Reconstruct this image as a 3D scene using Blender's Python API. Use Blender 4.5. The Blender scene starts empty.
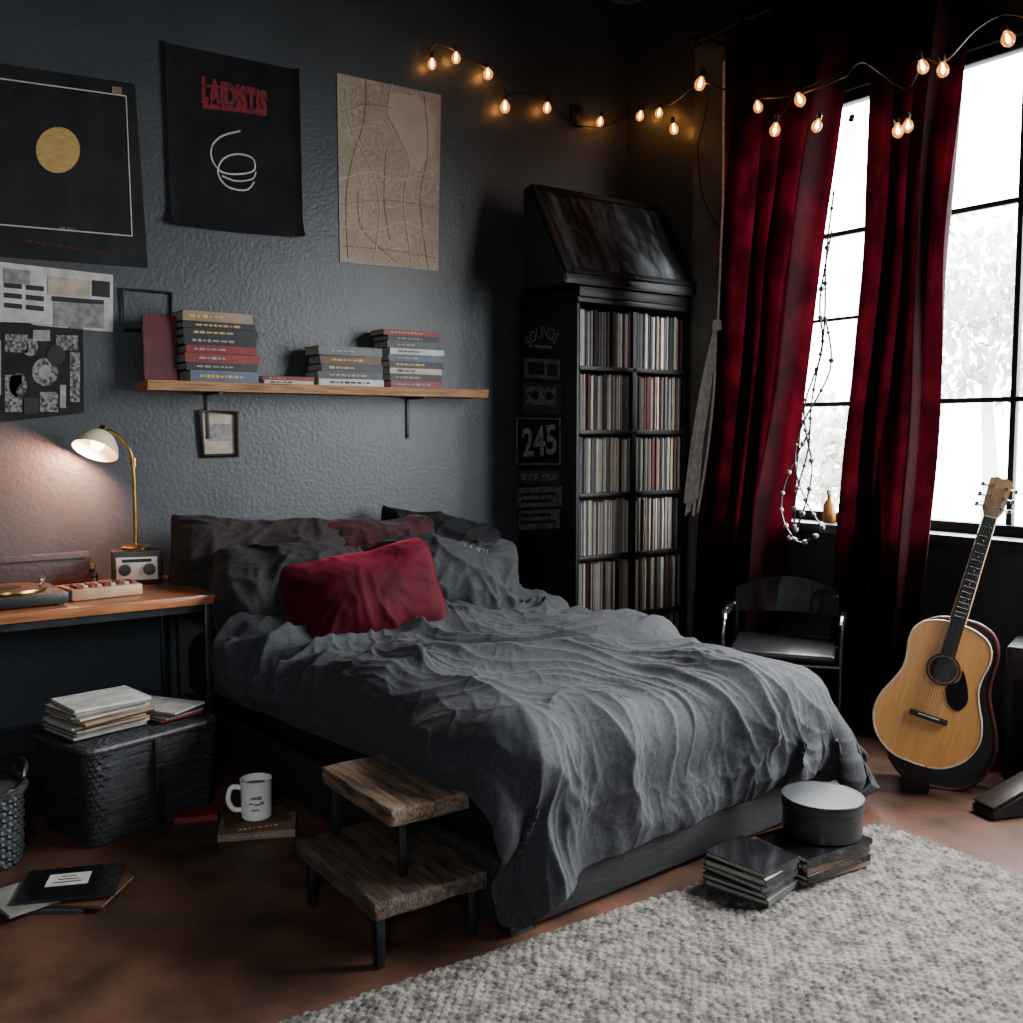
import bpy,bmesh,math,random
import numpy as np
from mathutils import Vector,Matrix,Euler,noise
random.seed(7)
S=bpy.context.scene; C=S.collection
V=Vector; R=math.radians; PI=math.pi
# ---------------------------------------------------------------- camera
YAW=R(35.4); PIT=R(4.5); CAM=V((0,0,1.4)); F=1000.0
fw=V((math.sin(YAW)*math.cos(PIT),math.cos(YAW)*math.cos(PIT),-math.sin(PIT)))
rt=V((math.cos(YAW),-math.sin(YAW),0)); up=rt.cross(fw)
def ray(px,py): return fw+rt*((px-511.5)/F)+up*((511.5-py)/F)
def onX(px,py,X): d=ray(px,py); return CAM+d*((X-CAM.x)/d.x)
def onY(px,py,Y): d=ray(px,py); return CAM+d*((Y-CAM.y)/d.y)
def onZ(px,py,Z): d=ray(px,py); return CAM+d*((Z-CAM.z)/d.z)
def at(px,py,dep): return CAM+ray(px,py)*dep
cd=bpy.data.cameras.new('camera'); cam=bpy.data.objects.new('camera',cd); C.objects.link(cam)
cam.location=CAM; cam.rotation_euler=(R(90)-PIT,0,-YAW); cd.sensor_width=36; cd.lens=36*F/1023; cd.clip_start=.05
S.camera=cam
WX,WY,ZC=4.25,4.75,4.35
# ---------------------------------------------------------------- materials
def mat(name,c1,c2=None,rough=.6,scale=12,bump=0,bscale=90,metal=0,coat=0,sheen=0,sheen_c=None,emit=0,ec=None,stretch=(1,1,1),lo=.35,hi=.65,bdist=.01,spec=.5,trl=0):
    m=bpy.data.materials.new(name); m.use_nodes=True; n=m.node_tree.nodes; l=m.node_tree.links
    b=n['Principled BSDF']; c2=c2 or tuple(x*.75 for x in c1)
    tc=n.new('ShaderNodeTexCoord'); mp=n.new('ShaderNodeMapping'); mp.inputs['Scale'].default_value=stretch
    l.new(tc.outputs['Object'],mp.inputs[0])
    nz=n.new('ShaderNodeTexNoise'); nz.inputs['Scale'].default_value=scale; nz.inputs['Detail'].default_value=6
    l.new(mp.outputs[0],nz.inputs['Vector'])
    cr=n.new('ShaderNodeValToRGB'); cr.color_ramp.elements[0].position=lo; cr.color_ramp.elements[1].position=hi
    cr.color_ramp.elements[0].color=(*c2,1); cr.color_ramp.elements[1].color=(*c1,1)
    l.new(nz.outputs['Fac'],cr.inputs[0]); l.new(cr.outputs[0],b.inputs['Base Color'])
    b.inputs['Roughness'].default_value=rough; b.inputs['Metallic'].default_value=metal
    b.inputs['Coat Weight'].default_value=coat; b.inputs['Sheen Weight'].default_value=sheen
    b.inputs['Specular IOR Level'].default_value=spec
    if sheen_c: b.inputs['Sheen Tint'].default_value=(*sheen_c,1); b.inputs['Sheen Roughness'].default_value=.35
    if emit: b.inputs['Emission Color'].default_value=(*(ec or c1),1); b.inputs['Emission Strength'].default_value=emit
    if bump:
        n2=n.new('ShaderNodeTexNoise'); n2.inputs['Scale'].default_value=bscale; n2.inputs['Detail'].default_value=4
        l.new(mp.outputs[0],n2.inputs['Vector'])
        bp=n.new('ShaderNodeBump'); bp.inputs['Strength'].default_value=bump; bp.inputs['Distance'].default_value=bdist
        l.new(n2.outputs['Fac'],bp.inputs['Height']); l.new(bp.outputs[0],b.inputs['Normal'])
    if trl:
        t=n.new('ShaderNodeBsdfTranslucent'); l.new(cr.outputs[0],t.inputs['Color'])
        mx=n.new('ShaderNodeMixShader'); mx.inputs[0].default_value=trl
        l.new(b.outputs[0],mx.inputs[1]); l.new(t.outputs[0],mx.inputs[2]); l.new(mx.outputs[0],n['Material Output'].inputs[0])
    return m
def map_mat():
    m=mat('map_paper',(.40,.31,.235),(.31,.24,.18),.8,5)
    n=m.node_tree.nodes; l=m.node_tree.links; b=n['Principled BSDF']; cr=[x for x in n if x.type=='VALTORGB'][0]
    tc=[x for x in n if x.type=='TEX_COORD'][0]
    nz=n.new('ShaderNodeTexNoise'); nz.inputs['Scale'].default_value=4; l.new(tc.outputs['Object'],nz.inputs['Vector'])
    ad=n.new('ShaderNodeMixRGB'); ad.blend_type='LINEAR_LIGHT'; ad.inputs[0].default_value=.05
    l.new(tc.outputs['Object'],ad.inputs[1]); l.new(nz.outputs['Color'],ad.inputs[2])
    prev=cr.outputs[0]
    for sc,th,col,wt in ((60,.06,(.20,.15,.115),.6),(30,.035,(.54,.45,.36),.6)):
        vo=n.new('ShaderNodeTexVoronoi'); vo.feature='DISTANCE_TO_EDGE'; vo.inputs['Scale'].default_value=sc
        l.new(ad.outputs[0],vo.inputs['Vector'])
        lt=n.new('ShaderNodeMath'); lt.operation='LESS_THAN'; lt.inputs[1].default_value=th; l.new(vo.outputs['Distance'],lt.inputs[0])
        n3=n.new('ShaderNodeTexNoise'); n3.inputs['Scale'].default_value=5.5; l.new(tc.outputs['Object'],n3.inputs['Vector'])
        gt=n.new('ShaderNodeMath'); gt.operation='GREATER_THAN'; gt.inputs[1].default_value=.44; l.new(n3.outputs['Fac'],gt.inputs[0])
        m2=n.new('ShaderNodeMath'); m2.operation='MULTIPLY'; l.new(lt.outputs[0],m2.inputs[0]); l.new(gt.outputs[0],m2.inputs[1])
        ml=n.new('ShaderNodeMath'); ml.operation='MULTIPLY'; ml.inputs[1].default_value=wt; l.new(m2.outputs[0],ml.inputs[0])
        mx=n.new('ShaderNodeMixRGB'); l.new(ml.outputs[0],mx.inputs[0]); l.new(prev,mx.inputs[1]); mx.inputs[2].default_value=(*col,1)
        prev=mx.outputs[0]
    l.new(prev,b.inputs['Base Color']); return m
M={}
M['wall']=mat('wall_paint',(.046,.053,.059),(.034,.040,.045),.42,3,.20,55,bdist=.012)
M['ceil']=mat('ceiling_paint',(.03,.033,.036),None,.8)
M['floor']=mat('floor_concrete',(.108,.047,.029),(.038,.019,.013),.5,5,.15,40,spec=.3)
M['rug']=mat('rug_wool',(.200,.176,.147),(.042,.038,.034),.95,30,.5,240,lo=.36,hi=.64)
M['duvet']=mat('duvet_linen',(.037,.038,.044),(.018,.019,.022),.83,80,.4,330,sheen=.03,bdist=.004,spec=.2,stretch=(1,1.6,1),lo=.28,hi=.72)
M['sheet']=mat('pillow_plum',(.026,.0175,.0175),(.013,.0095,.0095),.85,60,.3,300,sheen=.03,bdist=.004,spec=.2)
M['sheet2']=mat('pillow_charcoal',(.021,.017,.018),(.011,.010,.0105),.85,60,.3,300,sheen=.03,bdist=.004,spec=.2)
M['pgrey']=mat('pillow_slate',(.024,.025,.029),(.013,.014,.016),.85,60,.3,300,sheen=.03,bdist=.004,spec=.2)
M['pblack']=mat('pillow_black',(.008,.008,.0095),None,.9,9,.2,300,spec=.2)
M['velvet']=mat('red_velvet',(.066,.0014,.0075),(.028,.0006,.0028),.85,6,.2,220,sheen=.55,sheen_c=(.6,.04,.10),bdist=.003,spec=.15)
M['pred']=mat('pillow_maroon',(.035,.003,.006),(.018,.0015,.003),.85,7,.2,200,sheen=.06,spec=.2)
M['curtain']=mat('curtain_velvet',(.032,.0011,.0032),(.009,.0004,.0011),.85,5,.2,160,sheen=.10,sheen_c=(.6,.08,.13),trl=.20,spec=.15,lo=.4,hi=.7)
M['curtainl']=mat('curtain_velvet_lit',(.044,.0015,.0042),(.011,.0005,.0013),.85,5,.2,160,sheen=.10,sheen_c=(.6,.08,.13),trl=.27,spec=.15,lo=.4,hi=.7)  # brighter copy of the velvet, window backlight partly painted into its colour
M['black']=mat('black_paint',(.012,.012,.013),(.007,.007,.008),.45,8,.1,60)
M['blackwood']=mat('black_wood',(.022,.023,.026),(.009,.009,.011),.5,7,.5,30,stretch=(1,14,14),bdist=.006)
M['gloss']=mat('gloss_black',(.01,.01,.012),(.006,.006,.007),.12,6,coat=.6)
M['creased']=mat('cover_reflections',(.13,.15,.17),(.010,.011,.012),.46,2.2,.5,5,stretch=(6,1,1),bdist=.03,lo=.49,hi=.78,spec=.3)  # pale streaks paint window reflections into the black cover's colour
M['satin']=mat('satin_lid',(.022,.023,.025),(.014,.015,.016),.42,6)
M['leather']=mat('black_leather',(.014,.014,.016),(.008,.008,.009),.32,10,.2,150,coat=.2)
M['chrome']=mat('chrome',(.55,.56,.58),(.4,.4,.42),.18,8,metal=1)
M['dchrome']=mat('dark_chrome',(.16,.165,.175),(.10,.105,.11),.25,8,metal=1)
M['steel']=mat('dark_steel',(.05,.055,.06),(.03,.03,.035),.4,10,metal=.8)
M['brass']=mat('brass',(.45,.28,.09),(.25,.14,.04),.3,10,metal=1)
M['cream']=mat('cream',(.62,.56,.46),(.5,.44,.36),.5,10)
M['white']=mat('white_ceramic',(.90,.87,.81),(.82,.79,.74),.3,10,coat=.3)
M['paper']=mat('paper_pages',(.44,.40,.34),(.26,.23,.19),.9,60,.2,200,stretch=(1,1,12))
M['ink']=mat('white_ink',(.6,.58,.55),(.45,.43,.4),.8,30)
M['dimink']=mat('dim_ink',(.30,.28,.25),(.2,.19,.17),.8,30)
M['redink']=mat('red_ink',(.20,.010,.014),(.035,.004,.006),.8,55,lo=.30,hi=.55)
M['dimred']=mat('dim_red_ink',(.12,.016,.016),(.06,.010,.010),.8,40)
M['darkink']=mat('dark_ink',(.02,.02,.022),None,.8)
M['greyink']=mat('grey_ink',(.26,.25,.24),(.13,.125,.12),.8,30)
M['worn']=mat('worn_ink',(.24,.23,.22),(.02,.02,.02),.8,70,lo=.40,hi=.62)
M['sign']=mat('sign_ink',(.34,.33,.31),(.16,.155,.15),.8,40)
M['road']=mat('map_road',(.52,.43,.34),(.45,.37,.29),.8,30); M['roadd']=mat('map_dark_road',(.17,.125,.095),None,.8,30); M['water']=mat('map_blank',(.47,.375,.29),(.42,.335,.26),.8,12)
M['gold']=mat('gold_ink',(.52,.34,.10),(.36,.22,.05),.6,25,stretch=(1,1,10))
M['poster']=mat('black_poster',(.016,.016,.017),(.008,.008,.009),.7,6,.5,7,spec=.2,bdist=.02)
M['cloth']=mat('black_cloth',(.014,.014,.016),(.008,.008,.009),.85,6,.6,5,spec=.15,bdist=.025)
M['shelfwood']=mat('shelf_wood',(.40,.20,.08),(.16,.07,.028),.5,7,.3,18,stretch=(1,9,16),bdist=.006)
M['deskwood']=mat('desk_wood',(.36,.13,.05),(.16,.055,.022),.3,5,.12,20,stretch=(1,9,9),coat=.25)
M['stepwood']=mat('worn_wood',(.24,.155,.095),(.042,.026,.017),.6,9,.7,24,stretch=(9,1,9),bdist=.008)
M['stepwoodshade']=mat('worn_wood_shaded',(.12,.076,.048),(.026,.017,.012),.65,9,.7,24,stretch=(9,1,9),bdist=.008)  # copy of the step wood with shade painted in, for the lower step
M['spruce']=mat('spruce_top',(.78,.38,.115),(.69,.31,.085),.28,8,stretch=(10,1,1),coat=.5)
M['mahog']=mat('mahogany',(.16,.05,.022),(.09,.03,.014),.3,9,stretch=(9,1,1),coat=.5)
M['redges']=mat('red_edge',(.055,.007,.007),(.028,.004,.004),.5,9)
M['maple']=mat('maple',(.42,.25,.12),(.31,.175,.08),.35,9,stretch=(9,1,1),coat=.3)
M['ebony']=mat('ebony',(.025,.016,.012),(.015,.01,.008),.4,20)
M['amber']=mat('amber_glass',(.3,.12,.02),None,.15,8,coat=.5)
M['lampbulb']=mat('lamp_bulb',(1,.8,.55),(1,.8,.55),.3,emit=25,ec=(1,.72,.42))
M['filament']=mat('lit_filament',(1,.6,.25),(1,.6,.25),.3,emit=48,ec=(1,.52,.18))
M['shade']=mat('lamp_shade',(.75,.62,.45),(.7,.58,.42),.35,6,coat=.2)
M['rope']=mat('cotton_rope',(.80,.75,.67),(.55,.51,.45),.9,40,.4,200)
M['trim']=mat('olive_trim',(.15,.14,.115),(.085,.08,.067),.55,5,.3,30)
M['map']=map_mat()
M['leaf']=mat('leaf',(.40,.43,.39),(.26,.29,.25),.7,3,trl=.35)
M['bark']=mat('bark',(.42,.40,.37),None,.9,12,.5,20)
M['crate']=mat('black_wicker',(.030,.032,.037),(.011,.012,.013),.38,30,.9,55,stretch=(1,1,5),bdist=.02)
M['rimm']=mat('wicker_rim',(.042,.044,.048),(.02,.021,.023),.5,30,.6,60)
M['bag']=mat('bag_nylon',(.016,.018,.022),(.009,.010,.012),.55,8,.3,40,bdist=.01)
M['tan']=mat('tan_case',(.45,.27,.15),(.3,.17,.09),.5,10)
bookc={'blue':(.07,.095,.14),'black':(.014,.014,.016),'red':(.20,.016,.016),'darkred':(.09,.009,.011),'grey':(.10,.10,.10),
 'brown':(.12,.06,.03),'cream':(.42,.36,.28),'white':(.54,.52,.48),'slate':(.045,.055,.067),'green':(.06,.07,.05),'orange':(.32,.10,.04),'tan':(.26,.18,.11),'ivory':(.70,.62,.50),'pale':(.60,.58,.54),'stone':(.24,.225,.20)}
for k,c in bookc.items(): M['b_'+k]=mat('cover_'+k,c,tuple(x*.6 for x in c),.5,14,.1,60,spec=.35)
M['b_gloss']=M['gloss']; M['b_sticker']=mat('sticker_grey',(.17,.18,.19),(.05,.055,.06),.6,45)
def mixmat(name,kind):
    gm=bpy.data.materials.new(name); gm.use_nodes=True; n=gm.node_tree.nodes; l=gm.node_tree.links
    tr=n.new('ShaderNodeBsdfTransparent'); gl=n.new('ShaderNodeBsdfGlossy'); gl.inputs['Roughness'].default_value=.03
    fz=n.new('ShaderNodeTexNoise'); mr=n.new('ShaderNodeMapRange'); mx=n.new('ShaderNodeMixShader')
    mr.inputs[3].default_value,mr.inputs[4].default_value=(.02,.05) if kind=='pane' else (.08,.14)
    l.new(fz.outputs[0],mr.inputs[0]); l.new(mr.outputs[0],mx.inputs[0]); l.new(tr.outputs[0],mx.inputs[1]); l.new(gl.outputs[0],mx.inputs[2])
    out=mx.outputs[0]
    if kind=='bulb':
        tr.inputs['Color'].default_value=(1,.74,.42,1)
        em=n.new('ShaderNodeEmission'); em.inputs[0].default_value=(1,.36,.07,1); em.inputs[1].default_value=.7
        ad=n.new('ShaderNodeAddShader'); l.new(out,ad.inputs[0]); l.new(em.outputs[0],ad.inputs[1]); out=ad.outputs[0]
    l.new(out,n['Material Output'].inputs[0]); return gm
M['glass']=mixmat('window_glass','pane'); M['bulb']=mixmat('amber_bulb_glass','bulb')
# ---------------------------------------------------------------- mesh helpers
I4=Matrix.Identity(4)
def B(): return bmesh.new()
def box(bm,c,s,bev=0,m=I4,seg=2):
    r=bmesh.ops.create_cube(bm,size=1,matrix=m@Matrix.Translation(c)@Matrix.Diagonal((*s,1)))
    if bev:
        es={e for v in r['verts'] for e in v.link_edges}
        bmesh.ops.bevel(bm,geom=list(es),offset=bev,segments=seg,affect='EDGES',profile=.5)
    return bm
def tube(bm,pts,r,seg=8,closed=False):
    pts=[V(p) for p in pts]; n=len(pts); rs=r if isinstance(r,(list,tuple)) else [r]*n
    rings=[]; nrm=None
    for i in range(n):
        a=pts[i-1] if (i>0 or closed) else pts[i]; b=pts[(i+1)%n] if (i<n-1 or closed) else pts[i]
        t=(b-a).normalized()
        if nrm is None: nrm=t.orthogonal().normalized()
        nrm=(nrm-t*nrm.dot(t)); nrm=nrm.normalized() if nrm.length>1e-6 else t.orthogonal().normalized()
        bn=t.cross(nrm)
        rings.append([bm.verts.new(pts[i]+(nrm*math.cos(2*PI*k/seg)+bn*math.sin(2*PI*k/seg))*rs[i]) for k in range(seg)])
    for i in range(n if closed else n-1):
        A=rings[i]; D=rings[(i+1)%n]
        for k in range(seg): bm.faces.new((A[k],A[(k+1)%seg],D[(k+1)%seg],D[k]))
    if not closed: bm.faces.new(rings[0][::-1]); bm.faces.new(rings[-1])
    return bm
def spl(pts,k=6,closed=False):
    pts=[V(p) for p in pts]; n=len(pts); out=[]
    for i in range(n if closed else n-1):
        g=(lambda j:pts[j%n]) if closed else (lambda j:pts[max(0,min(n-1,j))])
        p0,p1,p2,p3=g(i-1),g(i),g(i+1),g(i+2)
        for q in range(k):
            t=q/k; out.append(.5*((2*p1)+(p2-p0)*t+(2*p0-5*p1+4*p2-p3)*t*t+(3*p1-p0-3*p2+p3)*t**3))
    if not closed: out.append(pts[-1])
    return out
def lathe(bm,prof,seg=28,m=I4):
    rings=[]
    for r,z in prof:
        if r<1e-6: rings.append([bm.verts.new(m@V((0,0,z)))])
        else: rings.append([bm.verts.new(m@V((r*math.cos(2*PI*k/seg),r*math.sin(2*PI*k/seg),z))) for k in range(seg)])
    for A,D in zip(rings,rings[1:]):
        for k in range(seg):
            k2=(k+1)%seg
            if len(A)==1 and len(D)==1: continue
            if len(A)==1: bm.faces.new((A[0],D[k2],D[k]))
            elif len(D)==1: bm.faces.new((A[k],A[k2],D[0]))
            else: bm.faces.new((A[k],A[k2],D[k2],D[k]))
    return bm
def prism(bm,poly,y0,y1,m=I4):
    a=[bm.verts.new(m@V((x,y0,z))) for x,z in poly]; b=[bm.verts.new(m@V((x,y1,z))) for x,z in poly]
    bm.faces.new(a); bm.faces.new(b[::-1]); n=len(a)
    for i in range(n): bm.faces.new((a[i],b[i],b[(i+1)%n],a[(i+1)%n]))
    return bm
def wm(o):
    return (wm(o.parent)@o.matrix_basis) if o.parent else o.matrix_basis.copy()
def obj(name,bm,m,parent=None,world=False,org=None,sm=True,ang=35):
    if world and parent: bm.transform(wm(parent).inverted())
    if org is not None: bm.transform(Matrix.Translation(-V(org)))
    bmesh.ops.recalc_face_normals(bm,faces=bm.faces)
    me=bpy.data.meshes.new(name); bm.to_mesh(me); bm.free(); me.materials.append(m)
    if sm:
        me.polygons.foreach_set('use_smooth',[True]*len(me.polygons)); me.set_sharp_from_angle(angle=R(ang))
    o=bpy.data.objects.new(name,me); C.objects.link(o)
    if org is not None: o.location=org
    if parent: o.parent=parent
    return o
def tag(o,label,cat,group=None,kind=None):
    if label: o['label']=label
    if cat: o['category']=cat
    if group: o['group']=group
    if kind: o['kind']=kind
    return o
def thing(name,label,cat,loc=(0,0,0),rot=(0,0,0),group=None):
    o=bpy.data.objects.new(name,None); C.objects.link(o); o.location=loc; o.rotation_euler=rot; o.empty_display_size=.05
    return tag(o,label,cat,group)
def struct(name,bm,m,label=None,cat=None):
    o=obj(name,bm,m,sm=False); return tag(o,label or name.replace('_',' '),cat or name.split('_')[0],kind='structure')
def text_bm(body,w,h,bold=0,arc=0,ext=.0006):
    cu=bpy.data.curves.new('t','FONT'); cu.body=body; cu.extrude=ext; cu.resolution_u=3; cu.offset=bold
    t=bpy.data.objects.new('t',cu); C.objects.link(t); bpy.context.view_layer.update()
    me=bpy.data.meshes.new_from_object(t.evaluated_get(bpy.context.evaluated_depsgraph_get()))
    bpy.data.objects.remove(t); bm=B(); bm.from_mesh(me); bpy.data.meshes.remove(me)
    xs=[v.co.x for v in bm.verts]; ys=[v.co.y for v in bm.verts]
    sx=w/(max(xs)-min(xs)); sy=h/(max(ys)-min(ys)); cx=(max(xs)+min(xs))/2; cy=(max(ys)+min(ys))/2
    bm.transform(Matrix.Diagonal((sx,sy,1,1))@Matrix.Translation((-cx,-cy,0)))
    if arc:
        for v in bm.verts:
            a=v.co.x/arc; r_=arc+v.co.y; v.co.x=r_*math.sin(a); v.co.y=r_*math.cos(a)-arc
    return bm
def text(body,w,h,m,parent,Mx,name='lettering',ext=.0006,bold=0,arc=0):
    bm=text_bm(body,w,h,bold,arc,ext); bm.transform(Mx)
    return obj(name,bm,m,parent,world=True,sm=False)
def frame(o,X,Y): # matrix from origin and two axes
    X=V(X).normalized(); Y=V(Y).normalized(); Z=X.cross(Y)
    return Matrix(((X.x,Y.x,Z.x,o[0]),(X.y,Y.y,Z.y,o[1]),(X.z,Y.z,Z.z,o[2]),(0,0,0,1)))
def flats(polys,fn): # polygons of pixels laid on a real plane
    bm=B()
    for p in polys: bm.faces.new([bm.verts.new(fn(x,y)) for x,y in p])
    return bm
def rect(x0,y0,x1,y1,s=0): return [(x0,y0),(x1,y0+s*(x1-x0)),(x1,y1+s*(x1-x0)),(x0,y1)]
def ell(cx,cy,rx,ry,n=28): return [(cx+rx*math.cos(2*PI*k/n),cy+ry*math.sin(2*PI*k/n)) for k in range(n)]
def slab(bm,cor,y0,y1): # thin sheet on the back wall with four pixel corners
    a=[bm.verts.new(onY(x,y,y0)) for x,y in cor]; b=[bm.verts.new((v.co.x,y1,v.co.z)) for v in a]
    bm.faces.new(a); bm.faces.new(b[::-1])
    for i in range(4): bm.faces.new((a[i],b[i],b[(i+1)%4],a[(i+1)%4]))
    return bm
# ---------------------------------------------------------------- room
XL,YB=-1.7,-1.7
struct('floor',box(B(),((XL+WX)/2,(YB+WY)/2,-.05),(WX-XL+.4,WY-YB+.4,.1)),M['floor'])
struct('ceiling',box(B(),((XL+WX)/2,(YB+WY)/2,ZC+.05),(WX-XL+.4,WY-YB+.4,.1)),M['ceil'])
struct('wall_back',box(B(),((XL+WX)/2,WY+.075,ZC/2),(WX-XL+.3,.15,ZC)),M['wall'])
struct('wall_left',box(B(),(XL-.075,(YB+WY)/2,ZC/2),(.15,WY-YB,ZC)),M['wall'])
struct('wall_front',box(B(),((XL+WX)/2,YB-.075,ZC/2),(WX-XL+.3,.15,ZC)),M['wall'])
wy0,wy1,wz0,wz1=.10,3.74,.95,3.06
bm=B(); T=.15; cx=WX+T/2
box(bm,(cx,(YB+WY)/2,wz0/2),(T,WY-YB,wz0)); box(bm,(cx,(YB+WY)/2,(wz1+ZC)/2),(T,WY-YB,ZC-wz1))
box(bm,(cx,(YB+wy0)/2,(wz0+wz1)/2),(T,wy0-YB,wz1-wz0)); box(bm,(cx,(wy1+WY)/2,(wz0+wz1)/2),(T,WY-wy1,wz1-wz0))
struct('wall_right',bm,M['wall'])
struct('baseboard_back',box(B(),((XL+3.38)/2,WY-.009,.06),(3.38-XL,.018,.12),.004),M['black'])
struct('baseboard_right',box(B(),(WX-.009,(YB+4.1)/2,.06),(.018,4.1-YB,.12),.004),M['black'])
struct('trim_1',box(B(),(WX-.012,4.02,1.8),(.024,.28,3.55),.004),M['trim'],'olive grey vertical wall board between record cabinet and left curtain','trim')
w=thing('window_1','tall dark framed multi pane window behind the red curtains','window',(WX+.05,(wy0+wy1)/2,wz0)); w['kind']='structure'
yc=(wy0+wy1)/2; zc=(wz0+wz1)/2; ww=wy1-wy0; wh=wz1-wz0; t=.05
bm=B(); gx=WX+.035
for y in (wy0+t/2,wy1-t/2): box(bm,(gx,y,zc),(.06,t,wh),.006)
for z in (wz0+t/2,wz1-t/2): box(bm,(gx,yc,z),(.06,ww-2*t,t),.006)
obj('window_frame',bm,M['black'],w,world=True)
ys=[wy1,2.28,1.18,wy0]; zs=[wz0,1.545,2.39,wz1]
for y in ys[1:3]: obj('muntin',box(B(),(gx,y,zc),(.03,.028,wh-2*t),.004),M['black'],w,world=True)
for z in zs[1:3]: obj('muntin',box(B(),(gx,yc,z),(.028,ww-2*t,.024),.004),M['black'],w,world=True)
obj('muntin',box(B(),(gx,(ys[0]+2.75)/2,1.97),(.024,ys[0]-2.75,.016),.004),M['black'],w,world=True)
obj('muntin',box(B(),(gx,2.75,zc),(.03,.024,wh-2*t),.004),M['black'],w,world=True)
for i in range(3):
    for j in range(3): obj('pane',box(B(),(gx+.012,(ys[i]+ys[i+1])/2,(zs[j]+zs[j+1])/2),(.004,ys[i]-ys[i+1]-.03,zs[j+1]-zs[j]-.03)),M['glass'],w,world=True)
obj('window_sill',box(B(),(WX-.03,yc,wz0-.025),(.2,ww+.12,.05),.008),M['black'],w,world=True)
bm=B()
for y in (wy0-.04,wy1+.04): box(bm,(WX-.01,y,zc),(.02,.08,wh+.16),.004)
box(bm,(WX-.01,yc,wz1+.04),(.02,ww,.08),.004)
obj('casing',bm,M['black'],w,world=True)
# ---------------------------------------------------------------- outdoors
def tree(loc,rad,h,nleaf,label):
    t=thing('tree',label,'tree',loc)
    obj('trunk',tube(B(),[(0,0,0),(.1,.05,h*.5),(0,.1,h*.85)],[.12,.09,.05]),M['bark'],t)
    bm=B()
    for k in range(nleaf):
        a=V((random.gauss(0,1),random.gauss(0,1),random.gauss(0,1))).normalized()
        p=a*rad*(random.random()**.4); p.z*=1.1; p*=(.75+.5*noise.noise(a*2.2+V(loc))); p+=V((0,0,h))
        s=random.uniform(.05,.12); m=Matrix.Translation(p)@Euler([random.uniform(0,6.28) for _ in '123']).to_matrix().to_4x4()
        bm.faces.new([bm.verts.new(m@V(q)) for q in ((-s,0,0),(0,-s*.5,0),(s,0,0),(0,s*.5,0))])
    obj('foliage',bm,M['leaf'],t,sm=False)
tree((11,6.1,-1),1.25,3.7,1000,'loose leafy tree outside right half of the window')
tree((11.5,8.6,-1),1.0,2.1,900,'low bush like tree outside, seen between the two curtains')
# ---------------------------------------------------------------- rug
rx0,rx1,ry0,ry1=.62,3.05,.3,2.12
nx,ny=580,450; bm=B(); gv=[]
for j in range(ny+1):
    row=[]
    for i in range(nx+1):
        x=rx0+(rx1-rx0)*i/nx; y=ry0+(ry1-ry0)*j/ny
        e=min(i,nx-i,j,ny-j)
        wx=x+.006*noise.noise(V((x*9,y*9,5)))+.002*noise.noise(V((x*45,y*45,5))); wy_=y+.006*noise.noise(V((x*7,y*7,15)))+.002*noise.noise(V((x*45,y*45,25)))
        r_=wy_/.0160; k=math.floor(r_); f=r_-k; q=wx/.030+.5*(k%2)+.6*noise.noise(V((k*1.7,wx*3,0))); fi=math.floor(q); fq=q-fi
        cell=noise.noise(V((fi*3.1,k*2.3,3)))
        lob=math.sqrt(max(0,math.sin(PI*f)))*max(0,math.sin(PI*fq))**.35
        z=.012+.0085*lob*(1+.4*cell)+.001*noise.noise(V((x*160,y*160,8)))
        if e==0: z=.002
        row.append(bm.verts.new((x+.004*noise.noise(V((y*30,0,1)))*(e<3),y+.004*noise.noise(V((x*30,0,1)))*(e<3),z)))
    gv.append(row)
for j in range(ny):
    for i in range(nx): bm.faces.new((gv[j][i],gv[j][i+1],gv[j+1][i+1],gv[j+1][i]))
rg_o=tag(obj('rug',bm,M['rug'],org=((rx0+rx1)/2,(ry0+ry1)/2,0),ang=180),'chunky woven grey and cream rug in front of the bed','rug')
rg_o.rotation_euler=(0,0,R(-2.2))
RUGZ=.025
# ---------------------------------------------------------------- bed (built square, then turned about its near left foot corner)
bx0,bx1,by0,by1=1.54,3.08,2.17,4.56
bcx,bcy=(bx0+bx1)/2,(by0+by1)/2
BROT=R(4); PV=V((bx0,by0,0))
def turn(o):
    o.location=PV+Matrix.Rotation(BROT,3,'Z')@(o.location-PV); o.rotation_euler.z+=BROT
bed=thing('bed','low black timber bed with its head against the wall','bed',(bcx,bcy,0))
bm=B(); 
box(bm,(bcx,by0+.02,.115),(bx1-bx0,.04,.19),.006)
for x in (bx0+.02,bx1-.02): box(bm,(x,bcy,.115),(.04,by1-by0-.08,.19),.006)
obj('bed_frame',bm,M['blackwood'],bed,world=True)
for x in (bx0+.05,bx1-.05):
    for y in (by0+.05,by1-.05): obj('leg',box(B(),(x,y,.09),(.08,.08,.18),.004),M['blackwood'],bed,world=True)
obj('mattress',box(B(),(bcx,bcy,.345),(bx1-bx0-.02,by1-by0-.02,.31),.09,seg=5),M['pblack'],bed,world=True)
obj('headboard',box(B(),(bcx,by1+.022,.4),(bx1-bx0,.04,.72),.006),M['blackwood'],bed,world=True)
turn(bed)
nn=noise.noise
def rg(x,y,z,k=3.2):                      # narrow sharp ridges, flat between
    a=1-abs(nn(V((x,y,z))))*k
    return a*a*(1 if a>.35 else a/.35) if a>0 else 0.0
DW,DL=2.02,2.28
HC=np.array([bcx,bcy,.16]); HH=np.array([(bx1-bx0)/2,(by1-by0)/2,.36]); RRD=.11
def pair(A,Bv,rest,kk):
    d=Bv-A; ln=np.sqrt((d*d).sum(-1,keepdims=True))+1e-9
    return d*((ln-rest)/ln*.5*kk)
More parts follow.
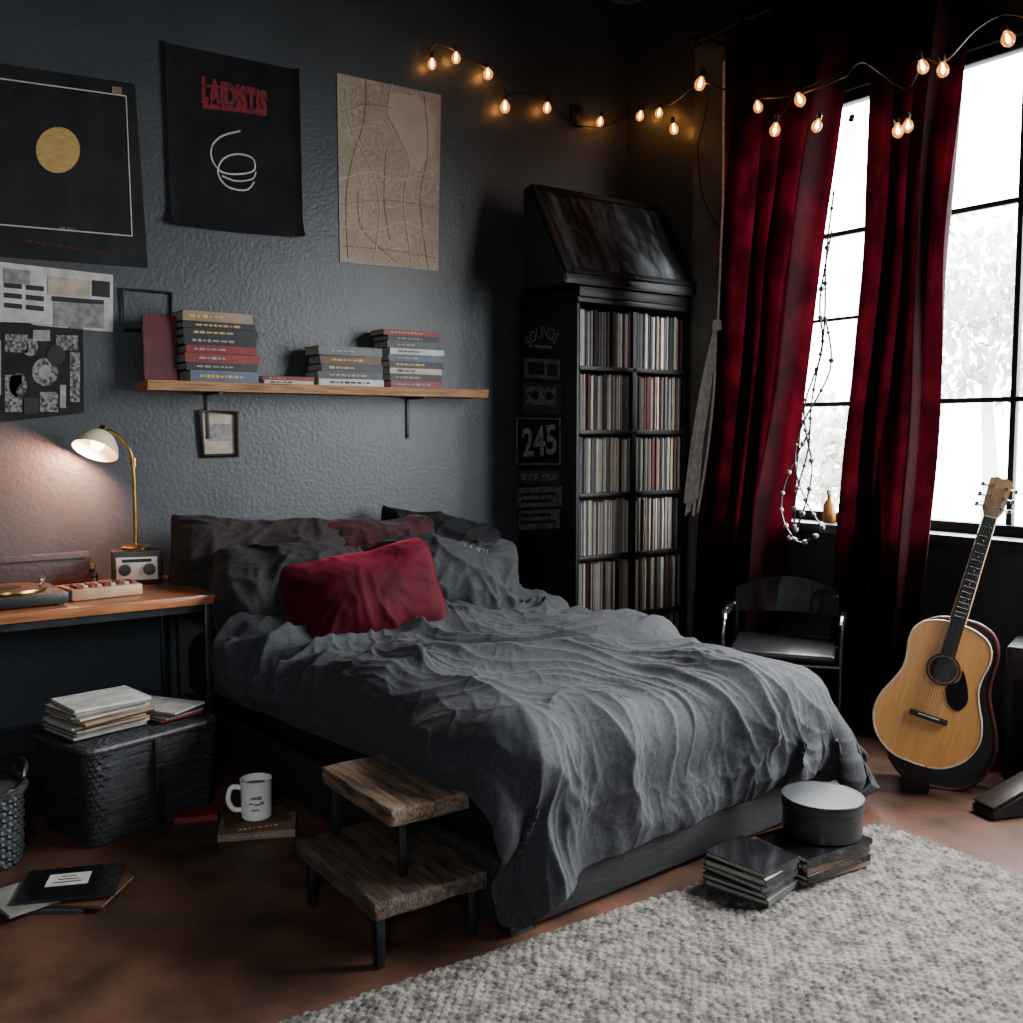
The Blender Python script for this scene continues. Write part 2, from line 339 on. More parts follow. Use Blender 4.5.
def collide(P,P0,mg,fr):
    q=P-HC; aq=np.abs(q)-(HH-RRD); mq=np.maximum(aq,0); ln=np.sqrt((mq*mq).sum(-1)); ins=np.minimum(aq.max(-1),0)
    sd=ln+ins-RRD; m=sd<mg
    g=mq/(ln[...,None]+1e-9)
    am=aq.argmax(-1); g2=np.zeros_like(P); np.put_along_axis(g2,am[...,None],1,-1)
    g=np.where((ln>1e-6)[...,None],g,g2)*np.sign(q)
    P+=np.where(m,mg-sd,0)[...,None]*g
    f=np.where(m,fr,0)[...,None]; dd=P-P0; nd=(dd*g).sum(-1,keepdims=True)*g
    P-=f*(dd-nd)
    P[...,2]=np.maximum(P[...,2],.05)
def simulate(P,hx,hy,steps,iters,bends,mg,fr,shear=.25,damp=.965,vmax=2.0):
    nx,ny=P.shape[:2]; Vv=np.zeros_like(P); dt=1/60; dg=math.hypot(hx,hy)
    for s in range(steps):
        Vv*=damp; Vv[...,2]-=9.8*dt; P0=P.copy(); P=P+Vv*dt
        for it in range(iters):
            for st in (0,1):
                A=P[st:nx-1:2]; Bq=P[st+1:nx:2]; n_=min(len(A),len(Bq)); D=pair(A[:n_],Bq[:n_],hx,1); P[st:st+2*n_:2]+=D; P[st+1:st+1+2*n_:2]-=D
                A=P[:,st:ny-1:2]; Bq=P[:,st+1:ny:2]; n_=min(A.shape[1],Bq.shape[1]); D=pair(A[:,:n_],Bq[:,:n_],hy,1); P[:,st:st+2*n_:2]+=D; P[:,st+1:st+1+2*n_:2]-=D
            D=pair(P[:-1,:-1],P[1:,1:],dg,shear); P[:-1,:-1]+=D; P[1:,1:]-=D
            D=pair(P[1:,:-1],P[:-1,1:],dg,shear); P[1:,:-1]+=D; P[:-1,1:]-=D
            for q,k in bends:
                D=pair(P[:-q],P[q:],q*hx,k); P[:-q]+=D; P[q:]-=D
                D=pair(P[:,:-q],P[:,q:],q*hy,k); P[:,:-q]+=D; P[:,q:]-=D
            collide(P,P0,mg,fr)
        Vv=(P-P0)/dt; sp=np.sqrt((Vv*Vv).sum(-1,keepdims=True)); Vv*=np.minimum(1,vmax/(sp+1e-9))
    return P
def resample(P,n0,n1):
    a,b,_=P.shape
    i=np.linspace(0,a-1,n0); i0=np.minimum(i.astype(int),a-2); f=(i-i0)[:,None,None]; Q=P[i0]*(1-f)+P[i0+1]*f
    j=np.linspace(0,b-1,n1); j0=np.minimum(j.astype(int),b-2); f=(j-j0)[None,:,None]; return Q[:,j0]*(1-f)+Q[:,j0+1]*f
def smooth(P,k):
    for _ in range(k):
        Q=P.copy(); Q[1:-1]=.25*P[:-2]+.5*P[1:-1]+.25*P[2:]; P2=Q.copy(); P2[:,1:-1]=.25*Q[:,:-2]+.5*Q[:,1:-1]+.25*Q[:,2:]; P=P2
    return P
def unit(A): return A/(np.sqrt((A*A).sum(-1,keepdims=True))+1e-9)
n0,n1=94,104
u_,v_=np.meshgrid(np.linspace(-.5,.5,n0)*DW,np.linspace(-.5,.5,n1)*DL,indexing='ij')
ca,sa=math.cos(R(1.8)),math.sin(R(1.8))
P=np.zeros((n0,n1,3)); P[...,0]=bx0-.125+DW*.97/2+.97*(u_*ca-v_*sa); P[...,1]=by0-.29+DL*.97/2+.97*(u_*sa+v_*ca)
for i in range(n0):
    for j in range(n1):
        x,y=P[i,j,0],P[i,j,1]; P[i,j,2]=.62+.05*nn(V((x*3,y*3,1)))
P=simulate(P,DW/(n0-1),DL/(n1-1),110,10,((3,.12),(7,.12)),.016,.75)
# gather the loose corner flaps in against the bed
for sx_,xe in ((1,bx1),(-1,bx0)):
    dx=np.maximum((P[...,0]-xe)*sx_+.03,0); dy=np.maximum(by0-P[...,1]+.03,0); r_=np.hypot(dx,dy)+1e-9
    m_=(dx>0)&(dy>0); k_=np.where(m_,np.minimum(1,(.085+.12*np.maximum(r_-.085,0))/r_),1)
    P[...,0]=np.where(m_,xe-.03*sx_+dx*sx_*k_,P[...,0]); P[...,1]=np.where(m_,by0+.03-dy*k_,P[...,1])
n0,n1=460,510
P=smooth(resample(P,n0,n1),22); TU=unit(np.gradient(P,axis=0)); TV=unit(np.gradient(P,axis=1)); N=unit(np.cross(TU,TV))
HT=np.zeros((n0,n1)); PH=np.zeros((n0,n1))
for i in range(n0):
    u=(i/(n0-1)-.5)*DW
    for j in range(n1):
        v=(j/(n1-1)-.5)*DL
        w1=nn(V((u*1.3,v*1.3,3))); w2=nn(V((u*1.3,v*1.3,8))); w3=nn(V((u*4,v*4,31))); w4=nn(V((u*4.5,v*4.5,37)))
        x=u+.36*w1+.045*w3+1.05; y=1.2-v+.36*w2+.035*w4; r=math.hypot(x,y); ph=math.atan2(x,y)
        top=max(0,min(1,(v-.25)/.5)); ma=max(0,.75+1.2*nn(V((u*1.5,v*1.5,21)))); mb=max(0,.45+1.6*nn(V((u*2.1,v*2.1,25)))); mc=max(0,.3+1.7*nn(V((u*2.8,v*2.8,29)))); md=max(0,.4+1.6*nn(V((u*2.3,v*2.3,41))))
        s_=.062*rg(ph*4.2,r*.65,1,1.85)*ma+.038*rg(ph*8.0,r*1.1,5,2.0)*mb+.017*rg(ph*17,r*1.9,9,2.4)*mc+.007*rg(ph*36,r*3.2,15,2.5)*mb
        s_+=.032*nn(V((u*2.4,v*2.4,2)))+.024*rg((u+.2*w2)*2.5+1.2*v,(v+.2*w1)*2.5,33,2.3)*md+.012*rg((u-.8*v)*4.5+.5*w1,(v+u)*2.0,39,2.5)*mb+.0065*rg((u+.08*w3)*7+v*4,(v+.08*w4)*5,43,2.7)*md+.0026*rg((u+.04*w4)*14-v*6,(v+.04*w3)*11,47,2.9)*ma+.0012*rg(u*30+w3*1.5,v*26+w4*1.5,51,3.0)
        if top>0:
            cr=.055*rg((u+.15*w2)*2.6,(v+.15*w1)*6.0,11,2.1)+.034*rg((u*.7+v)*6,(u-v)*2.5,13,2.3)+.020*rg((u-.6*v)*11,(u+v)*5,17,2.4)+.06*max(0,nn(V((u*2.8,v*4,12)))+.25)
            s_=s_*(1-.5*top)+top*cr
        e=min(i,n0-1-i,j,n1-1-j); HT[i,j]=max(-.006,s_)*min(1,.45+e/22)+.008; PH[i,j]=ph
SK=(TU*np.cos(PH)[...,None]+TV*np.sin(PH)[...,None])
P=P+N*HT[...,None]+SK*(HT*.55)[...,None]
P[...,2]=np.maximum(P[...,2],.045)
bm=B(); g=[[bm.verts.new(P[i,j]) for j in range(n1)] for i in range(n0)]
for i in range(n0-1):
    for j in range(n1-1): bm.faces.new((g[i][j],g[i+1][j],g[i+1][j+1],g[i][j+1]))
dv=obj('duvet',bm,M['duvet'],org=(bcx,3.0,.5),ang=180)
tag(dv,'rumpled charcoal linen duvet spread over the bed','duvet')
sd=dv.modifiers.new('s','SOLIDIFY'); sd.thickness=.012; sd.offset=-1
turn(dv)
def pillow(label,loc,rot,w,h,t,m,seed,wr=.006,name='pillow',cat='pillow',rnd=.15):
    n=76; bm=B(); vs={}
    for sgn in (-1,1):
        for i in range(n+1):
            for j in range(n+1):
                u=-1+2*i/n; v=-1+2*j/n
                if sgn==1 and (i in(0,n) or j in(0,n)): continue
                cr_=1-rnd*(u*u*v*v)**1.4
                x=u*w/2*(1-.03*(1-v*v))*cr_; z=v*h/2*(1-.05*(1-u*u))*cr_
                pr=(1-u*u)*(1-v*v)
                th=pr**.43*t/2*(1.0-.32*v)
                q=V((x*3.2+seed*3,z*3.2,seed+sgn)); a=math.atan2(v,u); rr_=math.hypot(u,v)
                ww_=.45*nn(q*1.5)
                wv=wr*(.8*nn(q)+1.6*rg(q.x*1.0+q.y*.7+ww_,q.y*.9-q.x*.3,q.z,2.1)+1.1*rg(q.x*2.2-q.y*1.4+ww_,q.y*.8+q.x*.8,q.z+4,2.3)+.4*rg(q.x*5+ww_*2,q.y*3.0,q.z+9,2.5))
                wv+=wr*1.8*min(1,rr_*rr_)*rg(a*3.0+seed,rr_*.6,sgn*2.1,2.2)
                wv*=min(1,pr*5)
                z+=.032*nn(V((x*4,seed,1))); x+=.024*nn(V((seed,z*4,2)))
                sag=-.13*h*(1-u*u)*max(0,v)-.07*h*(1+u*math.sin(seed*2.3))*max(0,v)*abs(u)
                y=sgn*(th+wv)+.09*nn(V((x*2.2,z*2.2,seed)))+.10*h*max(0,v)**2   # the top edge slumps backwards
                vs[sgn,i,j]=bm.verts.new((x,y,z+sag))
    def gv(s,i,j):
        if s==1 and (i in(0,n) or j in(0,n)): return vs[-1,i,j]
        return vs[s,i,j]
    for s in(-1,1):
        for i in range(n):
            for j in range(n): bm.faces.new((gv(s,i,j),gv(s,i+1,j),gv(s,i+1,j+1),gv(s,i,j+1)))
    loop=[vs[-1,i,0].co.copy() for i in range(n)]+[vs[-1,n,j].co.copy() for j in range(n)]+[vs[-1,n-i,n].co.copy() for i in range(n)]+[vs[-1,0,n-j].co.copy() for j in range(n)]
    o=obj(name,bm,m,ang=180); o.location=loc; o.rotation_euler=rot
    obj('piping',tube(B(),loop[::2],.0045,6,True),m,o)
    return tag(o,label,cat)
pillow('dark plum brown pillow leaning on the wall at bed left corner',(1.74,4.43,.82),(R(-28),R(2),R(2)),.90,.58,.38,M['sheet'],1,.016)
pillow('charcoal pillow lying in front of the wall pillow, left of the red cushion',(1.75,4.05,.73),(R(-40),R(7),R(-8)),.78,.58,.38,M['sheet2'],2,.016)
pillow('plump crimson velvet cushion in front of the other pillows',(1.90,3.78,.745),(R(-26),R(-13),R(-22)),.68,.53,.37,M['velvet'],3,.008,name='cushion',cat='cushion',rnd=.10)
pillow('maroon pillow peeping out behind the crimson velvet cushion',(2.30,4.40,.82),(R(-30),R(-4),R(0)),.66,.54,.32,M['pred'],4,.014)
p5=pillow('slate grey pillow with white script, right of the crimson cushion',(2.47,4.00,.74),(R(-36),R(9),R(-20)),.72,.57,.37,M['pgrey'],5,.016)
pillow('black pillow slumped against wall behind the maroon pillow',(2.72,4.46,.79),(R(-26),R(9),R(-6)),.70,.55,.32,M['pblack'],6,.016)
# script printed on the slate pillow, wrapped on its front surface
bm=text_bm('Mnrit',.12,.04); bm.transform(Matrix.Translation((.11,0,.08))@Matrix.Rotation(R(90),4,'X')@Matrix.Rotation(R(-16),4,'Z'))
for v in bm.verts:
    hit,loc_,no_,_i=p5.ray_cast(V((v.co.x,-1,v.co.z)),V((0,1,0)))
    v.co.y=(loc_.y if hit else -.15)-.0025
obj('lettering',bm,M['dimink'],p5,sm=False)
# ---------------------------------------------------------------- record cabinet
cx0,cx1,cy0,cy1,cz1=3.39,4.22,4.17,4.70,2.09
cab=thing('record_cabinet','tall black open cabinet packed with vinyl records in the corner','cabinet',((cx0+cx1)/2,(cy0+cy1)/2,0))
tb=.024
for x in (cx0+tb/2,cx1-tb/2): obj('side_panel',box(B(),(x,(cy0+cy1)/2,cz1/2),(tb,cy1-cy0,cz1),.004),M['black'],cab,world=True)
xm=(cx0+cx1)/2
obj('divider',box(B(),(xm,(cy0+cy1)/2-.003,cz1/2),(.034,cy1-cy0-.004,cz1-2*tb),.003),M['black'],cab,world=True)
obj('back_panel',box(B(),(xm,cy1-.008,cz1/2),(cx1-cx0-2*tb,.012,cz1-2*tb)),M['black'],cab,world=True)
obj('top_panel',box(B(),(xm,(cy0+cy1)/2-.01,cz1+.014),(cx1-cx0+.03,cy1-cy0+.03,.028),.005),M['black'],cab,world=True)
rows=6; pitch=(cz1-.03)/rows
for r in range(rows):
    obj('shelf',box(B(),(xm,(cy0+cy1)/2-.003,.03+r*pitch),(cx1-cx0-2*tb,cy1-cy0-.004,.024),.003),M['black'],cab,world=True)
smats=[M['b_'+k] for k in ('ivory','pale','cream','stone','black','grey','cream','stone','tan','black','pale','brown','slate','ivory','stone','darkred','stone','cream','brown','grey')]
smesh=[]
for k,mm in enumerate(smats):
    bm=box(B(),(0,.155,.1525),(1,.31,.305)); me=bpy.data.meshes.new('record_sleeve'); bm.to_mesh(me); bm.free(); me.materials.append(mm); smesh.append(me)
rown=['bottom','fifth','fourth','third','second','top']
for r in range(rows):
    for cside in (0,1):
        a=(cx0+tb if cside==0 else xm+.017)+.003; b=(xm-.017 if cside==0 else cx1-tb)-.003
        n=24; ts=[random.uniform(.4,1.6) for _ in range(n)]; tot=sum(ts); x=a
        lab='vinyl record sleeve in the %s row, %s column of black cabinet'%(rown[r],('left','right')[cside])
        for k in range(n):
            wd=ts[k]/tot*(b-a)
            o=bpy.data.objects.new('record_sleeve',random.choice(smesh)); C.objects.link(o)
            o.scale=(wd*.78,1,random.uniform(.95,1)); o.location=(x+wd/2,cy0+.010+random.uniform(0,.022),.0425+r*pitch)
            tag(o,lab,'record','records in %s row %s column'%(rown[r],('left','right')[cside])); x+=wd
# stickers on the cabinet's left side
fx=lambda px,py:onX(px,py,cx0-.0015)
SX=lambda px,py,e=0:frame(onX(px,py,cx0-.003-e),(0,-1,0),(0,0,1))
def wid(x0,x1,y): return (onX(x0,y,cx0)-onX(x1,y,cx0)).length
def hei(y0,y1,x): return (onX(x,y0,cx0)-onX(x,y1,cx0)).length
for (poly,m_) in ((rect(523,316,562,350,.1),'black'),(rect(524,358,560,378,.05),'b_sticker'),(rect(522,382,561,412,.05),'b_slate'),(rect(517,418,560,464,.02),'poster'),(rect(518,470,560,484,0),'b_slate'),(rect(517,488,562,508,-.05),'b_sticker'),(rect(519,511,560,530,-.05),'b_sticker')):
    obj('sticker',flats([poly],fx),M[m_],cab,world=True,sm=False)
text('SOUNDS',wid(526,559,335),hei(330,342,540),M['greyink'],cab,SX(542,332),arc=.20)
text('245',wid(522,556,440),hei(426,456,540),M['sign'],cab,SX(539,441)@Matrix.Rotation(R(4),4,'Z'),bold=.02)
fx2=lambda px,py:onX(px,py,cx0-.003)
for p_ in (rect(526,386,556,404,.05),rect(521,474,538,480),rect(542,474,557,480),rect(530,344,552,347,.1)): obj('sticker_print',flats([p_],fx2),M['worn'],cab,world=True,sm=False)
fx3=lambda px,py:onX(px,py,cx0-.0045)
for p_ in [ell(535,395,4,4.5),ell(549,396,4,4.5),rect(528,362,544,374,.05),rect(547,364,557,376,.05)]+[rect(521,493+7*k,556-5*(k%2),496+7*k,-.03) for k in (0,1,3,4)]: obj('sticker_print',flats([p_],fx3),M['darkink'],cab,world=True,sm=False)
obj('sticker_frame',tube(B(),[fx2(517,418),fx2(560,419),fx2(560,464),fx2(517,464)],.005,6,True),M['greyink'],cab,world=True)
# wedge shaped case with a tilted creased cover on the cabinet
tt=thing('record_player','black wedge shaped player case, tilted creased cover with painted reflection streaks, on top of cabinet','record player',(xm,4.38,cz1+.028))
z0=cz1+.0285
obj('case',box(B(),(xm,4.42,z0+.03),(cx1-cx0+.0,.54,.058),.008),M['black'],tt,world=True)
zb=z0+.060; xa,xb=3.27,4.235
Y0,Z0_,Y1,Z1_=4.12,zb+.045,4.44,zb+.56
sl=(V((0,Y1,Z1_))-V((0,Y0,Z0_))).normalized(); nm=V((1,0,0)).cross(sl); LL=math.hypot(Y1-Y0,Z1_-Z0_); xmm=(xa+xb)/2
midl=V((xmm,(Y0+Y1)/2,(Z0_+Z1_)/2))
prof=[(Y0,zb+.001),(Y0,Z0_),(Y1,Z1_),(Y1+.06,Z1_-.02),(Y0+.34,zb+.001)]
bm=B(); a=[bm.verts.new((xa,y,z)) for y,z in prof]; b=[bm.verts.new((xb,y,z)) for y,z in prof]
bm.faces.new(a); bm.faces.new(b[::-1])
for i in range(5): bm.faces.new((a[i],b[i],b[(i+1)%5],a[(i+1)%5]))
bmesh.ops.bevel(bm,geom=list(bm.edges),offset=.008,segments=2,affect='EDGES')
obj('lid',bm,M['black'],tt,world=True)
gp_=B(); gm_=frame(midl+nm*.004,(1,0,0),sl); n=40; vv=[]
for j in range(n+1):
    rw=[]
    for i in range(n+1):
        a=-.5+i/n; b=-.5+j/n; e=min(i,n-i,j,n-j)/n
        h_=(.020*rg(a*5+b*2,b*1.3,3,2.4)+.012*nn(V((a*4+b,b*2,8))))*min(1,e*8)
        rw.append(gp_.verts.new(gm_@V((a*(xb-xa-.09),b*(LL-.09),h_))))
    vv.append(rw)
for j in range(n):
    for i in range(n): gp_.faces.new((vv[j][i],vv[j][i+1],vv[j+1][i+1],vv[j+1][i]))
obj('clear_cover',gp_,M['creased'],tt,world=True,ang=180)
bm=B(); fmx=frame(midl+nm*.007,(1,0,0),sl)
for s in(-1,1):
    box(bm,(s*((xb-xa)/2-.022),0,0),(.036,LL-.012,.012),.003,m=fmx); box(bm,(0,s*(LL/2-.022),0),(xb-xa-.09,.036,.012),.003,m=fmx)
obj('lid_rim',bm,M['black'],tt,world=True)
# ---------------------------------------------------------------- posters on the back wall
def poster(name,label,cat,cor,m,y0=WY-.006,part='sheet',curl=0):
    pts=[onY(x,y,y0) for x,y in cor]
    lo=V(((pts[2].x+pts[3].x)/2,WY-.003,(pts[2].z+pts[3].z)/2))
    t=thing(name,label,cat,lo)
    if not curl: obj(part,slab(B(),cor,y0,WY-.0002),m,t,world=True,sm=False)
    else:
        bm=B(); n=24; gf=[]; gb=[]
        for j in range(n+1):
            rf=[];rb=[]
            for i in range(n+1):
                u=i/n; v=j/n; p=(pts[0].lerp(pts[1],u)).lerp(pts[3].lerp(pts[2],u),v)
                d=curl*(max(0,v-.86)/.14)**2*(.4+1.2*abs(u-.5))+curl*.5*(max(0,abs(u-.5)-.46)/.04)**2
                rf.append(bm.verts.new((p.x,p.y-d,p.z+d*.3))); rb.append(bm.verts.new((p.x,WY-.0002-d,p.z+d*.3)))
            gf.append(rf); gb.append(rb)
        for j in range(n):
            for i in range(n):
                bm.faces.new((gf[j][i],gf[j][i+1],gf[j+1][i+1],gf[j+1][i])); bm.faces.new((gb[j][i],gb[j+1][i],gb[j+1][i+1],gb[j][i+1]))
        ed=[(0,i) for i in range(n)]+[(j,n) for j in range(n)]+[(n,n-i) for i in range(n)]+[(n-j,0) for j in range(n)]
        for k in range(len(ed)):
            a,b=ed[k],ed[(k+1)%len(ed)]; bm.faces.new((gf[a[0]][a[1]],gb[a[0]][a[1]],gb[b[0]][b[1]],gf[b[0]][b[1]]))
        obj(part,bm,m,t,world=True,ang=50)
    return t
def fy(e): return lambda px,py:onY(px,py,WY-.006-e)
def wy(x0,x1,y): return (onY(x1,y,WY)-onY(x0,y,WY)).length
def prints(lst,e,m,par,name='print'):
    for p_ in lst: obj(name,flats([p_],fy(e)),M[m],par,world=True,sm=False)
WF=lambda px,py,e=.002:frame(onY(px,py,WY-.006-e),(1,0,0),(0,0,1))
pa=poster('poster','black poster with gold disc and thin white border','poster',[(-60,54),(135,84),(148,268),(-60,252)],M['poster'])
for a,b in (((-40,73),(126,96)),((126,96),(132,236)),((132,236),(-40,221))): obj('border_line',tube(B(),[fy(.002)(*a),fy(.002)(*b)],.003,5),M['ink'],pa,world=True)
obj('gold_disc',flats([ell(58,150,22,23,40)],fy(.002)),M['gold'],pa,world=True,sm=False)
text('MUSIC',wy(60,76,231),.012,M['dimink'],pa,WF(68,229))
text('LIVE AT THE NIGHT HALL',wy(20,112,245),.011,M['dimred'],pa,WF(66,247)@Matrix.Rotation(R(-3.5),4,'Z'),bold=.015)
obj('corner_tape',flats([rect(112,86,122,93,.15)],fy(.003)),M['b_tan'],pa,world=True,sm=False)
pb=poster('poster','black cloth poster with red lettering and white looping scribble','poster',[(163,42),(298,70),(302,240),(170,227)],M['cloth'],curl=.03)
text('LAIDISTIS',wy(203,267,98),.125,M['redink'],pb,WF(235,97)@Matrix.Rotation(R(-1),4,'Z'),bold=.065)
for p_ in (rect(203,103,267,108,.12),rect(206,84,262,87,.12)): obj('smudge',flats([p_],fy(.0015)),M['redink'],pb,world=True,sm=False)
def pscr(pts,e=.003): 
    q=spl([(x,y,0) for x,y in pts],5); return [onY(p.x,p.y,WY-.006-e) for p in q]
obj('scribble',tube(B(),pscr([(240,131),(222,136),(212,146),(212,160),(222,172),(240,174),(254,170),(252,158),(236,154),(222,160),(218,174),(228,187),(246,190),(254,182)]),.0045,6),M['ink'],pb,world=True)
obj('scribble',tube(B(),pscr([(222,176),(236,181),(252,179),(256,172)]),.004,6),M['ink'],pb,world=True)
mp_=poster('map_poster','beige street map poster, right of the two black posters','poster',[(337,73),(441,95),(438,271),(340,262)],M['map'])
prints([[(392,92),(418,96),(436,118),(434,150),(418,172),(408,160),(398,132),(388,112)]],.0008,'water',mp_,'blank_area')
for pts,r_,m_ in (([(345,90),(352,130),(372,170),(380,210),(374,262)],.004,'road'),([(392,84),(388,112),(398,134),(410,164),(404,200),(412,266)],.0045,'road'),([(340,180),(368,172),(398,180),(438,168)],.004,'road'),([(340,225),(372,232),(404,222),(438,238)],.003,'road'),([(341,132),(372,126),(398,134)],.003,'road'),([(350,150),(364,200),(352,256)],.0025,'road'),([(416,176),(424,220),(418,262)],.0025,'road'),([(342,100),(376,142),(398,172),(436,204)],.0025,'road'),
   ([(366,80),(364,120),(352,160),(346,200),(348,258)],.0022,'roadd'),([(424,94),(428,150),(420,200),(428,268)],.0022,'roadd'),([(342,112),(366,104),(392,108)],.002,'roadd'),([(340,205),(384,200),(437,208)],.002,'roadd'),([(342,246),(390,250),(436,258)],.002,'roadd'),([(358,190),(362,228),(396,262)],.002,'roadd'),([(386,150),(384,200),(390,240)],.002,'roadd')):
    obj('road_line',tube(B(),pscr(pts,.001),r_,4),M[m_],mp_,world=True)
# collage of clippings
pc=poster('newspaper_clipping','pale newspaper strip taped below the gold disc poster','clipping',[(-50,256),(113,275),(113,332),(-50,318)],M['b_white'])
prints([rect(-40+22*i,268+10*k+2.2*i,-22+22*i,273+10*k+2.2*i,.1) for i in range(4) for k in range(4) if (i,k)!=(3,0)]+[rect(92,280,110,296,.1),rect(52,296,104,301,.08)],.002,'darkink',pc)
prints([rect(4,268,30,282,.1),rect(54,302,104,326,.05)],.003,'greyink',pc)
prints([rect(48,276,90,294,.1)],.003,'b_cream',pc)
pd=poster('photo_collage','dark collage of black and white photos above the desk lamp','collage',[(-50,320),(83,325),(84,413),(-50,428)],M['poster'])
prints([ell(45,372,13,14),rect(5,334,28,352,.03),rect(56,335,78,350,.02),rect(5,375,22,412,0),rect(70,352,80,402,0),rect(40,392,58,412,0),ell(30,347,8,9),ell(18,385,9,12)],.002,'worn',pd)
prints([rect(33,330,50,341,0),rect(60,385,66,408,0),rect(-10,340,1,395,0),ell(45,372,6,7)],.0035,'dimink',pd)
prints([ell(56,355,9,10),rect(24,398,38,414,0)],.004,'darkink',pd)
t=thing('picture_frame','thin empty black frame on wall left of the shelf','frame',onY(146,330,WY-.01))
obj('moulding',tube(B(),[onY(*a,WY-.012) for a in ((122,289),(171,293),(171,331),(124,330))],.009,4,True),M['black'],t,world=True); obj('backing',flats([[(123,290),(170,294),(170,330),(125,329)]],lambda x,y:onY(x,y,WY-.004)),M['wall'],t,world=True,sm=False)
t=thing('picture_frame','small dark frame holding a white card, below the shelf','frame',onY(219,455,WY-.01))
c4=[(200,411),(236,413),(237,455),(203,456)]
obj('moulding',tube(B(),[onY(*q,WY-.014) for q in c4],.014,4,True),M['ebony'],t,world=True)
obj('card',flats([c4],lambda x,y:onY(x,y,WY-.006)),M['b_cream'],t,world=True,sm=False)
obj('print',flats([rect(210,424,230,441,0)],lambda x,y:onY(x,y,WY-.009)),M['greyink'],t,world=True,sm=False)
t=thing('wall_bracket','small black bracket on wall holding up the string lights','bracket',onY(577,120,WY-.02))
obj('plate',box(B(),onY(577,116,WY-.012),(.09,.02,.12),.004),M['black'],t,world=True); obj('hook',tube(B(),[onY(577,122,WY-.02),onY(577,124,WY-.06),onY(577,117,WY-.07)],.006),M['black'],t,world=True)
# ---------------------------------------------------------------- shelf + books
sx0,sx1=1.26,3.07; sz0,sz1=1.59,1.632; sy0=4.53
sh=thing('wall_shelf','live edge wooden plank shelf on the wall above the bed','shelf',((sx0+sx1)/2,4.64,sz0))
bm=B(); n=40; a=[];b=[];c=[];d=[]
for i in range(n+1):
    x=sx0+(sx1-sx0)*i/n; w_=.012*noise.noise(V((x*5,0,2)))
    a.append(bm.verts.new((x,sy0+w_,sz1))); b.append(bm.verts.new((x,sy0+w_+.012,sz0))); c.append(bm.verts.new((x,WY-.001,sz0))); d.append(bm.verts.new((x,WY-.001,sz1)))
for i in range(n):
    for p,q in ((a,b),(b,c),(c,d),(d,a)): bm.faces.new((p[i],q[i],q[i+1],p[i+1]))
bm.faces.new((a[0],d[0],c[0],b[0])); bm.faces.new((a[n],b[n],c[n],d[n]))
obj('plank',bm,M['shelfwood'],sh,world=True)
for px in (207,407):
    x=onY(px,420,WY).x; bm=B(); box(bm,(x,WY-.006,sz0-.11),(.016,.012,.22),.002); box(bm,(x,4.65,sz0-.006),(.016,.19,.011),.002)
    obj('bracket',bm,M['black'],sh,world=True)
def book(loc,L,D,T,rot,cm,label,group=None,cat='book',name='book',marks=1,pm='paper'):
    t=thing(name,label,cat,loc,rot,group); k=min(.004,T*.2); bm=B()
    box(bm,(0,0,k/2),(L,D,k)); box(bm,(0,0,T-k/2),(L,D,k)); box(bm,(0,-D/2+k/2,T/2),(L,k,T-2*k))
    obj('cover',bm,M['b_'+cm] if 'b_'+cm in M else M[cm],t,sm=False)
    obj('pages',box(B(),(0,k/2-.002,T/2),(L-.006,D-k-.006,T-2*k-.0004)),M[pm],t,sm=False)
    if marks:
        bm=B(); x=-L*random.uniform(.3,.42); xe=L*random.uniform(-.05,.3)
        while x<xe:
            w_=random.uniform(.008,.03)*L/.3; box(bm,(x+w_/2,-D/2-.0006,T*.5),(w_,.0012,T*random.uniform(.15,.34))); x+=w_+.007
        obj('spine_title',bm,random.choice((M['dimink'],M['gold'],M['dimink'])) if cm not in('white','cream') else M['darkink'],t,sm=False)
    return t
ordn=['bottom book','second book up','third book up','fourth book up','fifth book up','sixth book up','seventh book up','eighth book up','ninth book up']
def stack(x0,x1,z,lst,place,group,ysp=4.56,D=.16,rzr=2):
    for k,(cm,T,dx) in enumerate(lst):
        L=(x1-x0)*random.uniform(.9,1); nm='topmost book' if k==len(lst)-1 else ordn[k]
        cw={'slate':'slate blue','darkred':'dark red'}.get(cm,cm)
        book(((x0+x1)/2+dx,ysp+D/2+random.uniform(0,.012),z),L,D,T,(0,0,R(random.uniform(-rzr,rzr))),cm,'%s covered %s of the %s'%(cw,nm,place),group); z+=T+.0006
stack(1.43,1.79,sz1+.001,[('blue',.052,.01),('black',.034,0),('red',.042,.005),('red',.036,0),('black',.040,-.005),('black',.034,0),('black',.03,-.01),('tan',.045,-.02)],'left stack on the wall shelf','books in the left shelf stack')
stack(1.80,2.07,sz1+.001,[('cream',.018,0),('red',.018,.0)],'low flat pair in the middle of the shelf','thin books lying mid shelf')
stack(2.09,2.45,sz1+.001,[('white',.034,0),('slate',.036,-.01),('black',.036,0),('brown',.04,0),('grey',.045,-.01)],'middle stack on the wall shelf','books in the middle shelf stack')
stack(2.47,2.80,sz1+.001,[('red',.034,0),('black',.036,0),('cream',.03,0),('black',.034,0),('blue',.034,0),('white',.03,.01),('slate',.036,0),('black',.028,-.01),('red',.028,-.02)],'right stack on the wall shelf','books in the right shelf stack')
book((1.345,4.66,sz1+.15),.29,.145,.04,(R(90),R(-90),0),'darkred','dark red book standing upright at the left end of shelf',marks=0)
